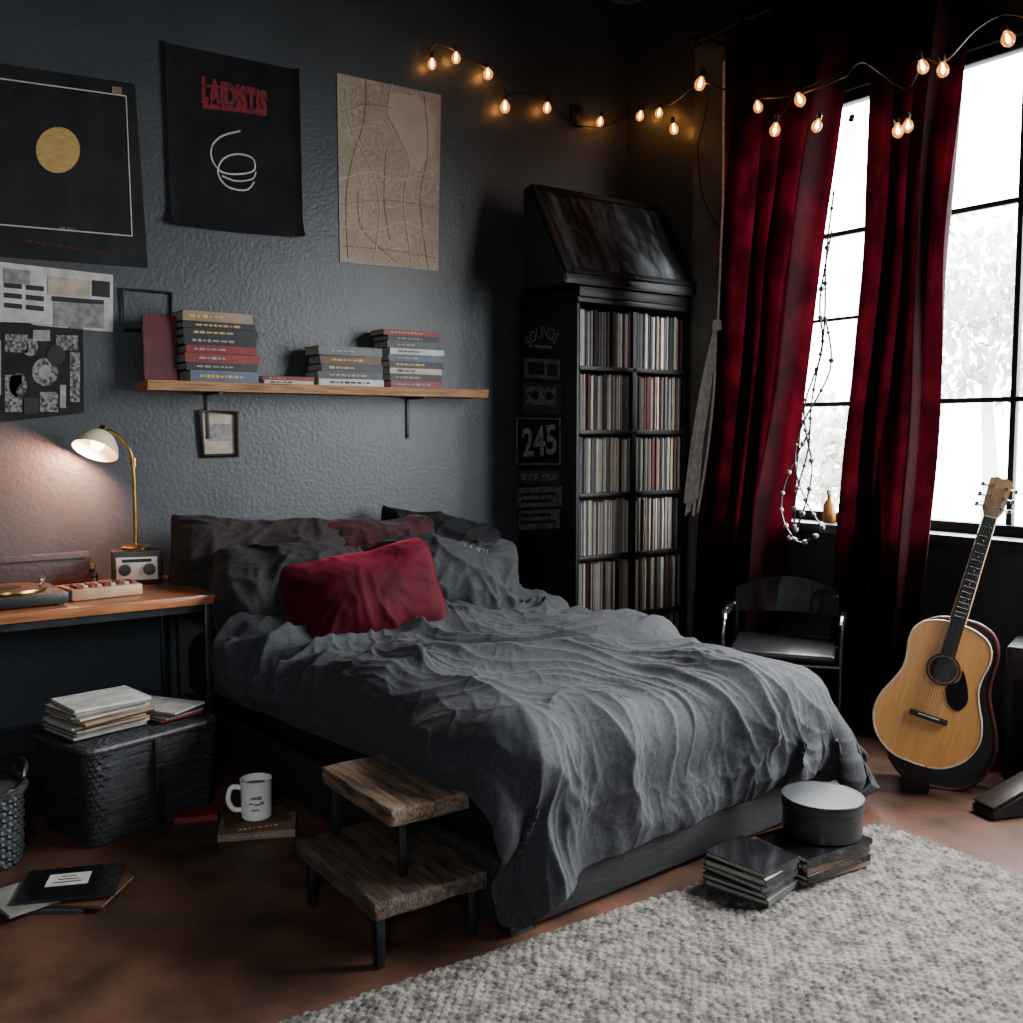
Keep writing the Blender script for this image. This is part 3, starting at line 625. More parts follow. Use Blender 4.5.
# ---------------------------------------------------------------- desk
dx0,dx1,dy0,dy1,dz=-.5,1.37,4.02,4.71,.74
dk=thing('desk','orange brown wooden desk with thin black metal legs','desk',((dx0+dx1)/2,(dy0+dy1)/2,0))
obj('desktop',box(B(),((dx0+dx1)/2,(dy0+dy1)/2,dz-.02),(dx1-dx0,dy1-dy0,.04),.006),M['deskwood'],dk,world=True)
for x in (dx0+.04,dx1-.03):
    for y in (dy0+.03,dy1-.04): obj('leg',box(B(),(x,y,(dz-.04)/2),(.03,.03,dz-.041),.003),M['steel'],dk,world=True)
for y in (dy0+.03,dy1-.04): obj('rail',box(B(),((dx0+dx1)/2,y,dz-.056),(dx1-dx0-.11,.02,.03)),M['steel'],dk,world=True)
rl=(1.19,4.53,dz+.001)
rd=thing('radio','small black radio box with silver dial front under desk lamp','radio',rl,(0,0,R(-14)))
obj('case',box(B(),(0,0,.075),(.21,.13,.148),.008),M['black'],rd)
obj('front_panel',box(B(),(0,-.067,.07),(.17,.006,.10),.002),M['cream'],rd)
for x in(-.05,.05): obj('dial',lathe(B(),[(0,.016),(.024,.014),(.026,0),(0,0)],20,Matrix.Translation((x,-.070,.065))@Matrix.Rotation(R(90),4,'X')),M['black'],rd)
obj('grille',box(B(),(0,-.0705,.105),(.12,.002,.014)),M['darkink'],rd)
lz=dz+.1505; lx,ly=1.19,4.54
lp=thing('desk_lamp','lit brass gooseneck desk lamp with domed shade','lamp',(lx,ly,lz))
obj('base',lathe(B(),[(0,0),(.06,0),(.062,.008),(.05,.016),(.014,.022),(0,.022)],28),M['brass'],lp)
stem=spl([(0,0,.02),(.002,0,.2),(0,0,.36),(-.012,0,.43),(-.045,.012,.485),(-.085,.02,.515),(-.115,.025,.515)],8)
obj('stem',tube(B(),stem,.0085,10),M['brass'],lp)
obj('collar',lathe(B(),[(0,-.02),(.016,-.02),(.016,.02),(0,.02)],16,Matrix.Translation((0,0,.38))),M['brass'],lp)
ax=V((.40,.34,.85)).normalized(); sc=V((-.135,.02,.475)); 
smx=frame(sc,ax.orthogonal(),ax.cross(ax.orthogonal()))
obj('shade',lathe(B(),[(.0,.048),(.03,.044),(.058,.026),(.084,-.01),(.098,-.05),(.095,-.05),(.081,-.012),(.055,.020),(.028,.036),(0,.039)],32,smx),M['shade'],lp)
obj('finial',lathe(B(),[(0,.075),(.018,.07),(.022,.045),(0,.04)],16,smx),M['brass'],lp)
obj('bulb',lathe(B(),[(0,.03),(.015,.02),(.03,-.012),(.022,-.035),(0,-.04)],16,smx),M['lampbulb'],lp)
ld=bpy.data.lights.new('lamp_light','SPOT'); ld.energy=72; ld.color=(1,.44,.29); ld.shadow_soft_size=.03; ld.spot_size=R(150); ld.spot_blend=.7
lo=bpy.data.objects.new('lamp_light',ld); C.objects.link(lo); lo.location=V((lx,ly,lz))+sc-ax*.058
lo.rotation_euler=V((-.55,.50,-.65)).to_track_quat('-Z','Y').to_euler()
t=thing('cassette_deck','tan flat cassette player with rows of red and cream keys','cassette player',(.97,4.24,dz+.001),(0,0,R(6)))
obj('case',box(B(),(0,0,.024),(.28,.17,.046),.008),M['tan'],t)
for i in range(9): obj('key',box(B(),(-.108+i*.027,-.03,.052),(.020,.075,.012),.003),M['b_red' if i%2==0 else 'b_cream'],t)
obj('panel',box(B(),(0,.045,.048),(.24,.05,.003)),M['b_brown'],t)
t=thing('turntable','low black turntable with brass platter on the desk','turntable',(.63,4.22,dz+.001),(0,0,R(3)))
obj('plinth',box(B(),(0,0,.03),(.36,.30,.045),.008),M['black'],t)
obj('platter',lathe(B(),[(0,.053),(.13,.053),(.132,.058),(.13,.066),(.04,.067),(0,.067)],40),M['brass'],t)
obj('record_label',lathe(B(),[(0,.069),(.045,.069),(.045,.0675),(0,.0675)],24),M['ebony'],t)
obj('tonearm',tube(B(),[(.14,.1,.07),(.14,.1,.085),(.13,0,.085),(.09,-.09,.075)],.006),M['chrome'],t)
for q in((-.15,-.12),(.15,-.12),(-.15,.12),(.15,.12)): obj('foot',lathe(B(),[(0,0),(.018,0),(.018,.009),(0,.009)],12,Matrix.Translation((*q,0))),M['black'],t)
t=thing('ink_bottle','small dark glass bottle with gold cap at back of desk','bottle',(1.005,4.54,dz+.001))
obj('bottle',lathe(B(),[(0,0),(.022,0),(.024,.01),(.024,.05),(.012,.066),(.012,.075),(0,.075)],20),M['gloss'],t); obj('cap',lathe(B(),[(0,.0755),(.014,.0755),(.014,.095),(0,.095)],16),M['brass'],t)
t=thing('keyboard_case','long dark narrow case standing against wall on desk','case',(.55,4.675,dz+.001))
obj('body',box(B(),(0,0,.07),(.95,.045,.138),.008),M['bag'],t); obj('zip',box(B(),(0,-.0235,.11),(.9,.002,.006)),M['steel'],t)
# ---------------------------------------------------------------- crate, magazines, basket
def woven(W2,D2,H2,e,nr,amp,seed,nq=120,wav=0):
    bm=B(); prev=None
    for k in range(nr+1):
        z=H2*k/nr; tw=.92+.08*z/H2; bulge=amp if k%2 else 0
        ring=[]
        for q in range(nq):
            a=2*PI*q/nq; cc,s_=math.cos(a),math.sin(a)
            bb=bulge+wav*math.sin(q*2*PI/6+(k//2%2)*PI)
            x=math.copysign(abs(cc)**e,cc)*(W2*tw+bb); y=math.copysign(abs(s_)**e,s_)*(D2*tw+bb)
            nn_=.007*noise.noise(V((x*9,y*9+seed,z*25)))
            ring.append(bm.verts.new((x+nn_,y+nn_,z)))
        if prev:
            for q in range(nq): bm.faces.new((prev[q],prev[(q+1)%nq],ring[(q+1)%nq],ring[q]))
        else: bm.faces.new(ring[::-1])
        prev=ring
    bm.faces.new(prev); return bm
def rim(W2,D2,z,e,r): return tube(B(),[(math.copysign(abs(math.cos(a))**e,math.cos(a))*W2,math.copysign(abs(math.sin(a))**e,math.sin(a))*D2,z) for a in [2*PI*q/96 for q in range(96)]],r,8,True)
cr=thing('storage_crate','black woven storage trunk in front of the desk','trunk',(.925,3.72,0),(0,0,R(17)))
W2,D2,H2=.255,.185,.345
obj('body',woven(W2,D2,H2,.16,34,.008,0,wav=.004),M['crate'],cr,ang=60)
obj('rim',rim(W2+.006,D2+.006,H2-.010,.18,.012),M['rimm'],cr)
obj('strap',box(B(),(0,-D2-.010,.17),(.03,.012,.33),.003),M['leather'],cr); obj('buckle',box(B(),(0,-D2-.020,.22),(.04,.008,.03),.003),M['steel'],cr)
mags=['stone','cream','grey','tan','white','black','tan','stone','cream','grey','stone','white']
mo=['bottom','second','third','fourth','fifth','sixth','seventh','eighth','ninth','tenth','eleventh','top']
z=H2+.0105
for k in range(12):
    T=random.uniform(.006,.010)
    book((.825+random.uniform(-.016,.016),3.705+random.uniform(-.016,.016),z),.27,.22,T,(0,0,R(14+random.uniform(-7,7))),mags[k],'%s magazine of the pile on the black trunk, %s covered'%(mo[k],mags[k].replace('stone','grey beige')),'magazines piled on the trunk','magazine','magazine',0); z+=T+.0006
z=H2+.0105
for k,cm in enumerate(('red','stone','black','white')):
    book((1.065,3.765,z),.17,.26,.007,(0,0,R(16+6*k)),cm,'%s covered magazine lying right of the tall pile on trunk'%cm.replace('stone','grey beige'),'loose magazines on the trunk','magazine','magazine',0); z+=.0076
bk_=thing('woven_basket','low black woven basket at left edge, on the floor beside trunk','basket',(.38,3.60,0),(0,0,R(12)))
obj('body',woven(.165,.165,.25,.8,26,.008,5,wav=.005),M['bag'],bk_,ang=60)
obj('rim',rim(.172,.172,.25,.8,.013),M['crate'],bk_)
for s in(-1,1): obj('handle',tube(B(),spl([(s*.17,-.05,.25),(s*.185,-.03,.30),(s*.185,.03,.30),(s*.17,.05,.25)],6),.009,8),M['leather'],bk_)
# floor magazines
p0=onZ(64,895,0)
book((p0.x-.03,p0.y-.0,.0005),.26,.21,.010,(0,0,R(-34)),'slate','slate grey magazine at the bottom of floor pile beside trunk','magazines on the bare floor','magazine','magazine',0)
book((p0.x+.03,p0.y-.02,.0115),.27,.21,.008,(0,0,R(-40)),'brown','brown magazine second from bottom of floor pile beside trunk','magazines on the bare floor','magazine','magazine',0)
book((p0.x-.06,p0.y+.01,.0205),.26,.20,.009,(0,0,R(12)),'stone','grey beige magazine in the middle of floor pile beside trunk','magazines on the bare floor','magazine','magazine',0)
tm=book((p0.x+.02,p0.y-.005,.0305),.28,.22,.008,(0,0,R(-22)),'gloss','black magazine with white label on top of the floor pile','magazines on the bare floor','magazine','magazine',0)
obj('label',box(B(),(-.01,.02,.0086),(.12,.085,.001)),M['ink'],tm)
for k in range(3): obj('print',box(B(),(-.01,.0+k*.02,.0096),(.08-.02*k,.005,.0008)),M['darkink'],tm)
# books under the mug
p0=onZ(258,830,0)
book((p0.x,p0.y,.0005),.26,.17,.026,(0,0,R(-24)),'tan','tan hardback lying on floor at the bottom under mug','books under the mug','book','book',1)
book((p0.x-.0,p0.y+.01,.027),.22,.15,.018,(0,0,R(-14)),'brown','brown book lying directly beneath the white mug','books under the mug','book','book',1)
q0=onZ(212,818,0)
book((q0.x-.04,q0.y+.05,.0005),.15,.12,.02,(0,0,R(-20)),'red','small red book on floor left of the mug books',None,'book','book',0)
mg=thing('mug','white printed coffee mug standing on two books on the floor','mug',(p0.x-.0,p0.y+.01,.0455),(0,0,R(-20)))
obj('cup',lathe(B(),[(0,0),(.046,0),(.052,.006),(.055,.137),(.0565,.14),(.052,.14),(.050,.012),(0,.010)],36),M['white'],mg)
obj('handle',tube(B(),spl([(-.050,0,.11),(-.084,0,.113),(-.096,0,.073),(-.080,0,.037),(-.050,0,.03)],6),.009,10),M['white'],mg)
obj('drink',lathe(B(),[(0,.115),(.0505,.115),(.0505,.112),(0,.112)],30),M['ebony'],mg)
for i,(aa,zz,w_,h_) in enumerate(((-100,.085,.02,.008),(-80,.085,.016,.012),(-110,.065,.014,.006),(-88,.062,.022,.007),(-70,.066,.012,.01),(-95,.042,.026,.006))):
    r_=.0525+zz*.022; obj('print',box(B(),(0,0,0),(w_,.002,h_),m=Matrix.Translation((r_*math.cos(R(aa)),r_*math.sin(R(aa)),zz))@Matrix.Rotation(R(aa+90),4,'Z')),M['greyink'],mg)
# ---------------------------------------------------------------- step stool
st=thing('step_stool','two tier worn wood step stool with dark metal legs beside bed','step stool',(1.33,2.50,0))
def plank(x0,x1,y0,y1,z,t): 
    bm=B(); box(bm,((x0+x1)/2,(y0+y1)/2,z-t/2),(x1-x0,y1-y0,t),.006,seg=2)
    bmesh.ops.subdivide_edges(bm,edges=[e for e in bm.edges if e.calc_length()>.1],cuts=10)
    for v in bm.verts: v.co+=V((noise.noise(v.co*14)*.005,noise.noise(v.co*14+V((3,0,0)))*.005,noise.noise(v.co*9+V((0,5,0)))*.005))
    return bm
obj('upper_step',plank(1.235,1.485,2.29,2.73,.40,.05),M['stepwood'],st,world=True)
obj('lower_step',plank(1.15,1.495,2.22,2.73,.195,.05),M['stepwoodshade'],st,world=True)
for x in(1.18,1.465):
    for y in(2.26,2.68): obj('leg',box(B(),(x,y,.0725),(.026,.026,.143),.003),M['steel'],st,world=True)
for x,y in((1.285,2.32),(1.26,2.68),(1.445,2.68)): obj('upright',box(B(),(x,y,.272),(.024,.012,.152),.003),M['steel'],st,world=True)
# ---------------------------------------------------------------- stacks by the foot of the bed
def mstack(cx,cy,L,D,lst,rz,place,group,z):
    for k,(cm,T) in enumerate(lst):
        nm=('bottom','second','third','fourth','fifth','topmost')[k] if k<len(lst)-1 else 'topmost'
        book((cx+random.uniform(-.008,.008),cy+random.uniform(-.006,.006),z),L,D,T,(0,0,R(rz+random.uniform(-4,4))),cm,'%s %s case of the %s stack on the rug'%(nm,{'slate':'slate grey','gloss':'glossy black'}.get(cm,cm),place),group,'case','disc_case',marks=0); z+=T+.0006
    return z
mstack(2.305,1.985,.185,.215,[('grey',.02),('gloss',.018),('slate',.018),('gloss',.022),('gloss',.018)],9,'nearer left','cases in the left rug stack',RUGZ)
zt=mstack(2.585,1.975,.30,.215,[('tan',.015),('gloss',.020),('brown',.015),('gloss',.018),('gloss',.016)],-3,'right','cases in the right rug stack',RUGZ)
t=thing('round_tin','round black drum shaped box with slim rimmed lid on disc cases','box',(2.645,1.985,zt))
obj('body',lathe(B(),[(0,0),(.121,0),(.125,.005),(.125,.10),(0,.10)],44),M['leather'],t)
obj('lid',lathe(B(),[(.1265,.088),(.129,.090),(.129,.118),(.126,.1205),(0,.1215)],44),M['satin'],t)
obj('rim',lathe(B(),[(.1292,.112),(.1305,.114),(.1302,.119),(.128,.1218),(.125,.1214),(.1292,.112)],44),M['steel'],t)
# ---------------------------------------------------------------- curtains
zr=3.52; xr=4.07
rod=thing('curtain_rod','dark metal curtain rod above the window','curtain rod',(xr,2.4,zr))
obj('rod',tube(B(),[(xr,4.0,zr),(xr,.4,zr)],.014,12),M['steel'],rod,world=True)
for y in(4.0,.4): obj('finial',lathe(B(),[(0,-.035),(.028,-.02),(.034,0),(.028,.02),(0,.035)],18,Matrix.Translation((xr,y,zr))@Matrix.Rotation(R(90),4,'X')),M['steel'],rod,world=True)
for y in(3.94,.5): obj('bracket',tube(B(),[(WX-.001,y,zr),(xr,y,zr)],.010,8),M['steel'],rod,world=True)
def curtain(label,top,bot,folds,seed,mt,zb=.03,amp=.06):
    ns,nt=220,90; bm=B(); g=[]
    for j in range(nt+1):
        t=j/nt; row=[]
        tt=t**.9; y0=top[0]+(bot[0]-top[0])*tt; y1=top[1]+(bot[1]-top[1])*tt
        for i in range(ns+1):
            s=i/ns; ph=2*PI*(folds*s+.55*noise.noise(V((s*2.6,t*1.1,seed)))+.35*noise.noise(V((s*6,t*1.8,seed+9))))
            am=amp*(.85+.8*noise.noise(V((s*3.3,t*1.6,seed+5))))*(1 if t>.03 else .7)
            x=xr+am*math.sin(ph)+.35*am*math.sin(2*ph+3*t)+.02*noise.noise(V((s*9,t*6,seed+2)))-.03*t
            y=y0+(y1-y0)*s+.035*math.cos(ph)*(.3+.7*t)+.03*noise.noise(V((s*2,t*3,seed+4)))
            x=min(x,WX-.03-.01*noise.noise(V((s*20,t*20,0))))
            row.append(bm.verts.new((x,y,zr+.035-(zr+.035-zb)*t)))
        g.append(row)
    for j in range(nt):
        for i in range(ns): bm.faces.new((g[j][i],g[j][i+1],g[j+1][i+1],g[j+1][i]))
    o=obj('curtain',bm,mt,org=(xr,(bot[0]+bot[1])/2,zb),ang=180)
    return tag(o,label,'curtain')
curtain('wide dark red velvet curtain left of the window, beside cabinet',(3.78,2.98),(3.92,3.42),4.2,3,M['curtainl'])
curtain('narrow dark red velvet curtain hanging across the middle of window',(2.82,2.42),(3.00,2.60),3.2,8,M['curtain'])
# macrame tassel
t=thing('rope_tassel','pale cotton rope tassel hanging at left edge of curtain','tassel',onX(718,320,3.93))
obj('cord',tube(B(),[onX(724,62,3.97),onX(723,200,3.95),onX(718,320,3.93)],.006),M['rope'],t,world=True)
for k in range(16):
    a=onX(716,322,3.93); e=onX(690+random.uniform(-6,8),515+random.uniform(-18,5),3.90)
    j=V((random.uniform(-.02,.02),random.uniform(-.025,.025),0)); m1=a.lerp(e,.35)+j*1.2; m2=a.lerp(e,.7)+j
    obj('strand',tube(B(),spl([a,m1,m2,e],6),.007,6),M['rope'],t,world=True)
obj('knot',lathe(B(),[(0,-.03),(.022,-.02),(.026,0),(.02,.03),(0,.035)],14,Matrix.Translation(onX(717,326,3.93))),M['rope'],t,world=True)
t=thing('bead_garland','thin tangled fairy light garland hanging beside the window frame','garland',onX(830,205,4.0))
bk=0
for st_ in (((834,190),(826,260),(824,330),(812,400),(808,450),(796,495),(794,530)),((832,230),(820,300),(822,350),(804,410),(812,470),(800,520),(788,540)),((826,320),(830,370),(800,430),(796,470),(808,505),(824,530)),((810,430),(786,480),(782,515),(798,542),(818,535))):
    gp=spl([onX(x,y,3.98+.03*bk) for x,y in st_],6); bk+=.5
    obj('cord',tube(B(),gp,.005,6),M['black'],t,world=True)
    for k in range(2,len(gp),3):
        bm=B(); bmesh.ops.create_icosphere(bm,subdivisions=2,radius=random.uniform(.009,.015),matrix=Matrix.Translation(gp[k])); obj('bead',bm,M['dimink'],t,world=True)
# ---------------------------------------------------------------- string lights
YS=WY-.03; XS=3.93
path=[onY(x,y,YS) for x,y in ((428,55),(436,44),(458,52),(482,66),(500,78),(507,95),(522,92),(548,104),(574,124),(605,126),(624,117))]
path+=[onX(x,y,WX-.05) for x,y in ((650,108),(672,104))]+[onX(x,y,XS) for x,y in ((700,84),(726,90),(760,98),(800,94),(846,76))]
path2=[onX(x,y,XS) for x,y in ((846,76),(864,62),(905,88),(925,60),(944,62),(975,30),(1005,14),(1040,22))]
sl_=thing('string_lights','string of lit warm globe bulbs draped along wall and curtains','string lights',path[0])
obj('wire',tube(B(),spl(path,7),.005,6),M['black'],sl_,world=True)
obj('wire',tube(B(),spl(path2,7),.005,6),M['black'],sl_,world=True)
obj('wire',tube(B(),spl([onX(x,y,XS) for x,y in ((846,76),(820,82),(795,96),(776,126))],7),.004,6),M['black'],sl_,world=True)
obj('wire',tube(B(),spl([onX(x,y,XS+.03) for x,y in ((700,84),(706,110),(698,150),(704,200),(722,232))],7),.004,6),M['black'],sl_,world=True)
gme=B(); lathe(gme,[(0,-.032),(.014,-.029),(.024,-.016),(.027,0),(.022,.016),(.013,.028),(.010,.034),(0,.034)],18)
fme=B(); lathe(fme,[(0,-.016),(.007,-.013),(.010,0),(.006,.014),(.003,.028),(0,.028)],12)
sme=B(); lathe(sme,[(0,.035),(.013,.035),(.014,.06),(.008,.07),(0,.07)],14)
b0=None
BL=[('y',432,64),('y',456,58),('y',488,74),('y',505,107),('y',547,108),('y',600,122),('x',640,116),('x',659,113),('x',674,129),('s',700,84),('s',758,107),('s',800,100),('s',775,130),('s',817,126),('s',849,129),('s',923,67),('s',943,70),('s',898,131),('s',908,126),('s',1008,39)]
for kd,px,py in BL:
    p=onY(px,py,YS-.02) if kd=='y' else onX(px,py,WX-.07 if kd=='x' else XS-.03)
    if b0 is None:
        b0=obj('bulb',gme,M['bulb'],sl_); s0=obj('socket',sme,M['black'],b0); f0=obj('filament',fme,M['filament'],b0); b=b0
    else:
        b=b0.copy(); C.objects.link(b); b.parent=sl_
        for z_ in (s0,f0): s=z_.copy(); C.objects.link(s); s.parent=b
    b.location=p-path[0]; b.rotation_euler=(R(random.uniform(-25,25)),R(random.uniform(-25,25)),0); b.scale=[random.uniform(.85,1.05)]*3
# pendant near top edge
pp=at(627,-2,4.2)
t=thing('pendant_lamp','brass pendant lamp hanging from ceiling at top of picture','lamp',pp)
obj('cord',tube(B(),[(0,0,.10),(0,0,ZC-pp.z-.001)],.005),M['black'],t); obj('dish',lathe(B(),[(0,0),(.075,.004),(.085,.02),(.06,.06),(.02,.10),(0,.10)],28),M['brass'],t)
# ---------------------------------------------------------------- armchair
cl=V((3.72,3.03,0))
ch=thing('armchair','low glossy black armchair with thin chrome tube frame below window','chair',cl,(0,0,R(-54)))
obj('seat',box(B(),(0,0,.40),(.46,.46,.035),.014,seg=3),M['leather'],ch)
bm=B(); n=14; r1=[];r2=[];r3=[];r4=[]
for k in range(n+1):
    a=-1+2*k/n; x=a*.24; y=.24-.09*a*a; zt_=.70-.05*a*a
    r1.append(bm.verts.new((x,y-.010,.53))); r2.append(bm.verts.new((x,y-.008,zt_))); r3.append(bm.verts.new((x,y+.008,zt_))); r4.append(bm.verts.new((x,y+.010,.53)))
for k in range(n):
    for p,q in ((r1,r2),(r2,r3),(r3,r4),(r4,r1)): bm.faces.new((p[k],q[k],q[k+1],p[k+1]))
for k in (0,n): bm.faces.new((r1[k],r2[k],r3[k],r4[k]))
obj('backrest',bm,M['gloss'],ch)
for s in(-1,1):
    obj('side_frame',tube(B(),spl([(s*.255,-.23,.010),(s*.255,-.235,.36),(s*.255,-.225,.52),(s*.255,-.16,.555),(s*.25,.10,.56),(s*.24,.16,.58)],7),.008,10),M['dchrome'],ch)
    obj('rear_leg',tube(B(),[(s*.235,.165,.63),(s*.24,.21,.40),(s*.255,.27,.010)],.008,10),M['dchrome'],ch)
    obj('armrest',tube(B(),spl([(s*.255,-.20,.545),(s*.26,-.12,.572),(s*.262,0,.574),(s*.25,.10,.570)],6),.014,10),M['gloss'],ch)
obj('stretcher',tube(B(),[(-.255,-.235,.37),(.255,-.235,.37)],.008,10),M['dchrome'],ch); obj('stretcher',tube(B(),[(-.24,.215,.37),(.24,.215,.37)],.008,10),M['dchrome'],ch)
# ---------------------------------------------------------------- guitar
K=1.13
gl_=at(914,763,3.86)
gt=thing('acoustic_guitar','honey coloured acoustic guitar leaning on a black case','guitar',gl_,(R(-9),R(14.5),R(-57)))
hw=[(.0,.0),(.004,.055),(.022,.102),(.065,.148),(.13,.172),(.19,.165),(.25,.140),(.30,.123),(.345,.123),(.395,.131),(.435,.127),(.468,.107),(.487,.072),(.495,.038),(.497,0)]
def outline(s=1,ex=0):
    q=spl([(w_*s,z,0) for z,w_ in hw],6); r_=[(p.x*K+ex*(1 if p.x>.02 else 0),p.y*K) for p in q]
    return r_+[(-x,z) for x,z in r_[::-1][1:-1]]
obj('body',prism(B(),outline(),.0,.075),M['mahog'],gt)
obj('soundboard',prism(B(),outline(.985),-.004,-.0002),M['spruce'],gt)
obj('binding',tube(B(),[V((x,-.002,z)) for x,z in outline(1.0)],.004,6,True),M['cream'],gt)
RX=Matrix.Rotation(R(90),4,'X')
hz=.335*K
obj('soundhole',lathe(B(),[(0,.0065),(.050,.0065),(.050,.004),(0,.004)],36,Matrix.Translation((0,0,hz))@RX),M['darkink'],gt)
obj('rosette',lathe(B(),[(.054,.004),(.054,.0068),(.062,.0068),(.062,.004)],36,Matrix.Translation((0,0,hz))@RX),M['ebony'],gt)
pg=[(.03,hz-.055),(.060,hz-.03),(.068,hz),(.066,hz+.02),(.086,hz-.01),(.108,hz-.06),(.114,hz-.10),(.092,hz-.135),(.056,hz-.125),(.035,hz-.09)]
pgs=[(p.x,p.y) for p in spl([(x,z,0) for x,z in pg],5,True)]
obj('pickguard',prism(B(),pgs,-.0062,-.0042),M['gloss'],gt)
obj('bridge',box(B(),(0,-.009,.165*K),(.14,.011,.024),.004),M['ebony'],gt); obj('saddle',box(B(),(0,-.0165,.168*K),(.075,.005,.004)),M['white'],gt)
zf0,zf1=.385*K,.875*K
bm=B(); prism(bm,[(-.027,zf0),(.027,zf0),(.021,zf1),(-.021,zf1)],-.013,-.0045); obj('fretboard',bm,M['ebony'],gt)
bm=B(); tube(bm,[(0,.012,.49*K),(0,.008,.7*K),(0,.008,zf1)],[.032,.028,.026],14)
for v in bm.verts: v.co.y=max(v.co.y,-.0044)
obj('neck',bm,M['maple'],gt)
for k in range(1,16):
    z=zf1-(zf1-zf0)*1.18*(1-2**(-k/12))*1.05; z=max(z,zf0+.005)
    obj('fret',box(B(),(0,-.0142,z),(.042,.003,.003)),M['chrome'],gt)
for k in (3,5,7,9,12): obj('inlay',lathe(B(),[(0,.0138),(.004,.0138),(.004,.013),(0,.013)],10,Matrix.Translation((0,0,zf1-(zf1-zf0)*1.24*(1-2**(-(k-.5)/12))))@RX),M['ink'],gt)
hs=[(-.024,zf1),(-.038,zf1+.03),(-.041,zf1+.150),(-.016,zf1+.160),(0,zf1+.155),(.016,zf1+.160),(.041,zf1+.150),(.038,zf1+.03),(.024,zf1)]
obj('headstock',prism(B(),hs,-.006,.012),M['maple'],gt)
obj('nut',box(B(),(0,-.015,zf1+.002),(.042,.006,.006)),M['white'],gt)
for s in(-1,1):
    for k in range(3):
        z=zf1+.040+k*.040; bm=B(); tube(bm,[(s*.03,.004,z),(s*.055,.004,z)],.004,8); box(bm,(s*.060,.004,z),(.014,.010,.018),.004); lathe(bm,[(0,.02),(.006,.02),(.006,.006),(0,.006)],10,Matrix.Translation((s*.024,0,z))@RX)
        obj('tuner',bm,M['chrome'],gt)
for k in range(6):
    x0=-.026+.0104*k; x1=-.016+.0064*k
    obj('string',tube(B(),[(x0,-.0185,.165*K),(x1,-.0185,zf1),(x1*1.2,-.012,zf1+.04+.03*(k%3))],.0011,5),M['chrome'],gt)
gc=thing('guitar_case','rounded black guitar case with dark red edge behind the acoustic guitar','guitar case',(gl_.x+.135,gl_.y+.005,.006),(R(-7),R(7),R(-58)))
co=[(x*.96,z*1.19) for x,z in outline(1.0,.012)]
obj('shell',prism(B(),co,.0,.12),M['black'],gc); obj('edge',tube(B(),[V((x,.0,z)) for x,z in co],.009,8,True),M['redges'],gc)
obj('latch',box(B(),(-.17,-.006,.22),(.03,.012,.03),.003),M['brass'],gc)
gs=thing('guitar_rest','low black padded rest holding up the base of guitar','guitar rest',(gl_.x,gl_.y,0),(0,0,R(-57)))
bh=gl_.z-.012
bm=B(); prism(bm,[(-.045,.001),(.06,.001),(.05,bh-.006),(.02,bh-.004),(-.015,bh-.002),(-.04,bh-.008)],.035,.085); bmesh.ops.bevel(bm,geom=list(bm.edges),offset=.006,segments=2,affect='EDGES'); obj('block',bm,M['black'],gs)
obj('lip',tube(B(),[(-.035,.037,bh-.008),(-.035,-.012,bh-.003),(-.035,-.018,bh+.008)],.005,8),M['black'],gs)
obj('lip',tube(B(),[(.042,.037,bh-.008),(.042,-.012,bh-.003),(.042,-.018,bh+.008)],.005,8),M['black'],gs)
# amp + wedge pedal
am=thing('guitar_amplifier','black guitar amplifier at right edge beside the guitar case','amplifier',(4.0,1.87,0),(0,0,R(-70)))
obj('cabinet',box(B(),(0,0,.30),(.42,.24,.54),.015),M['bag'],am); obj('grille',box(B(),(0,-.122,.25),(.36,.006,.38),.003),M['poster'],am)
obj('control_panel',box(B(),(0,-.121,.50),(.38,.006,.06),.002),M['steel'],am)
for k in range(5): obj('knob',lathe(B(),[(0,.018),(.010,.018),(.012,0),(0,0)],12,Matrix.Translation((-.13+.065*k,-.124,.50))@RX),M['cream'],am)
obj('handle',tube(B(),spl([(-.08,0,.572),(-.06,0,.60),(.06,0,.60),(.08,0,.572)],5),.010,8),M['leather'],am)
for x in(-.18,.18):
    for y in(-.09,.09): obj('foot',lathe(B(),[(0,0),(.02,0),(.02,.03),(0,.03)],12,Matrix.Translation((x,y,0))),M['black'],am)
wp=onZ(1016,812,0)
wd=thing('foot_pedal','dark wedge shaped foot pedal on floor in front of amplifier','pedal',(wp.x,wp.y,0),(0,0,R(-20)))
bm=B(); prism(bm,[(-.15,.004),(.15,.004),(.15,.13),(.11,.135),(-.15,.03)],-.055,.055); bmesh.ops.bevel(bm,geom=list(bm.edges),offset=.004,segments=1,affect='EDGES'); obj('housing',bm,M['black'],wd)
obj('treadle',box(B(),(0,0,0),(.27,.10,.012),.003,m=Matrix.Translation((-.02,0,.093))@Matrix.Rotation(R(-22),4,'Y')),M['ebony'],wd)
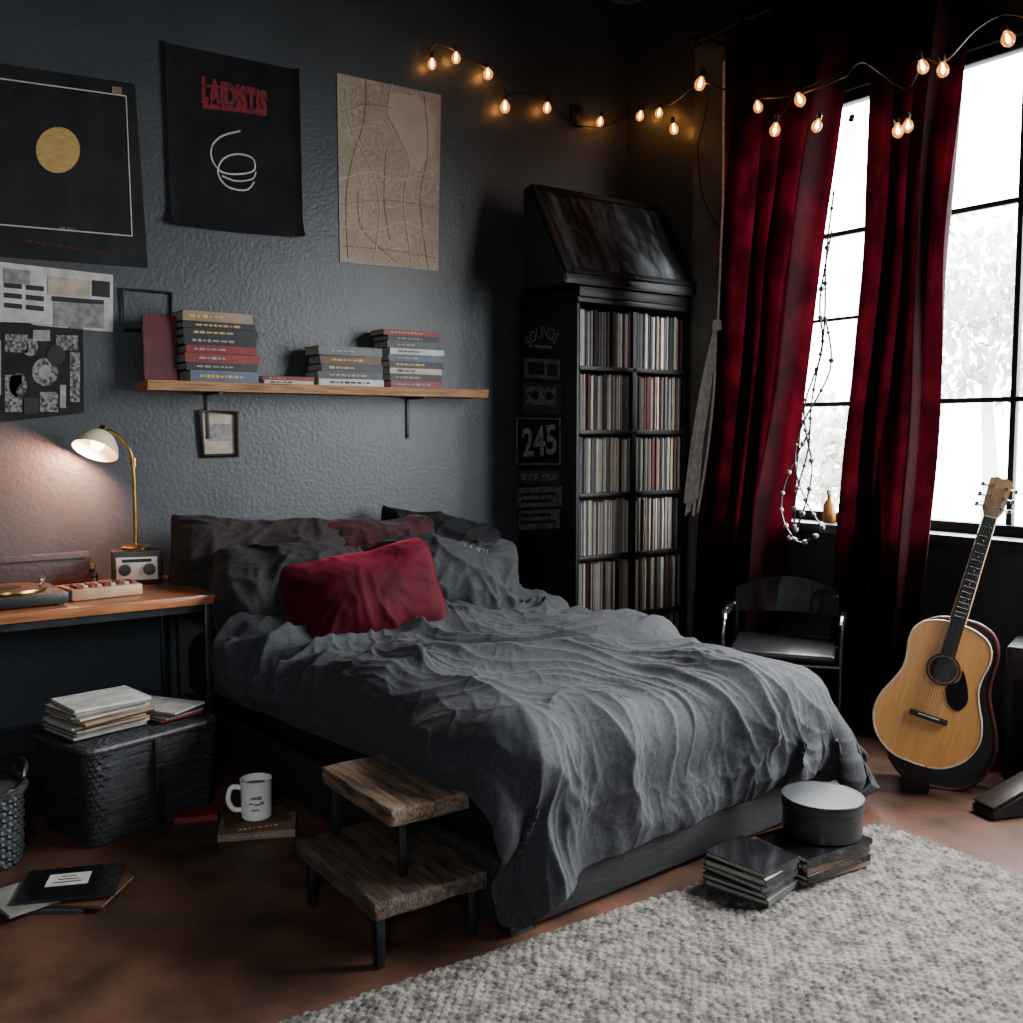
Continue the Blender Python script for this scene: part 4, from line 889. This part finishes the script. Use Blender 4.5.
# sill things
sz=wz0+.0005
q=onX(829,520,4.21); t=thing('amber_bottle','small amber bottle on window sill between curtains','bottle',(4.21,q.y,sz))
obj('bottle',lathe(B(),[(0,0),(.03,0),(.032,.01),(.032,.09),(.012,.12),(.012,.14),(0,.14)],20),M['amber'],t); obj('cap',lathe(B(),[(0,.1405),(.015,.1405),(.015,.165),(0,.165)],14),M['cream'],t)
t=thing('candle_jar','short pale candle jar on sill beside the amber bottle','candle',(4.21,q.y-.1,sz))
obj('jar',lathe(B(),[(0,0),(.036,0),(.038,.008),(.038,.07),(.034,.07),(.034,.05),(0,.05)],22),M['cream'],t); obj('wick',tube(B(),[(0,0,.05),(.002,0,.064)],.0015,5),M['darkink'],t)
# ---------------------------------------------------------------- light
wd_=bpy.data.worlds.new('world'); S.world=wd_; wd_.use_nodes=True; n=wd_.node_tree.nodes; l=wd_.node_tree.links
bgn=n['Background']; tc=n.new('ShaderNodeTexCoord'); sx_=n.new('ShaderNodeSeparateXYZ'); l.new(tc.outputs['Generated'],sx_.inputs[0])
mr=n.new('ShaderNodeMapRange'); mr.inputs[1].default_value=-1; mr.inputs[2].default_value=1; l.new(sx_.outputs['Z'],mr.inputs[0])
rp=n.new('ShaderNodeValToRGB'); els=rp.color_ramp.elements
def el(z,s):
    e=els.new((z+1)/2); e.color=(s*.94,s*.975,s*1.0,1)
els[0].color=(.02,.02,.02,1); els[1].color=(.97,.99,1,1)
el(-.34,.04); el(-.14,.34); el(.12,.36); el(.42,.97)
l.new(mr.outputs[0],rp.inputs[0]); l.new(rp.outputs[0],bgn.inputs['Color']); bgn.inputs['Strength'].default_value=58
pl=bpy.data.lights.new('window_portal','AREA'); pl.shape='RECTANGLE'; pl.size=wh; pl.size_y=ww; pl.cycles.is_portal=True
po=bpy.data.objects.new('window_portal',pl); C.objects.link(po); po.location=(WX+.14,yc,zc); po.rotation_euler=(0,R(90),0)
al=bpy.data.lights.new('fill_light','AREA'); al.shape='RECTANGLE'; al.size=1.0; al.size_y=1.0; al.energy=13; al.color=(.86,.94,1); al.spread=R(80)  # added fill from behind the camera, not a lamp of the room
ao=bpy.data.objects.new('fill_light',al); C.objects.link(ao); ao.location=(-.6,-.6,1.9)
ao.rotation_euler=(V((1.5,4.6,.6))-V((-.6,-.6,1.9))).to_track_quat('-Z','Y').to_euler()
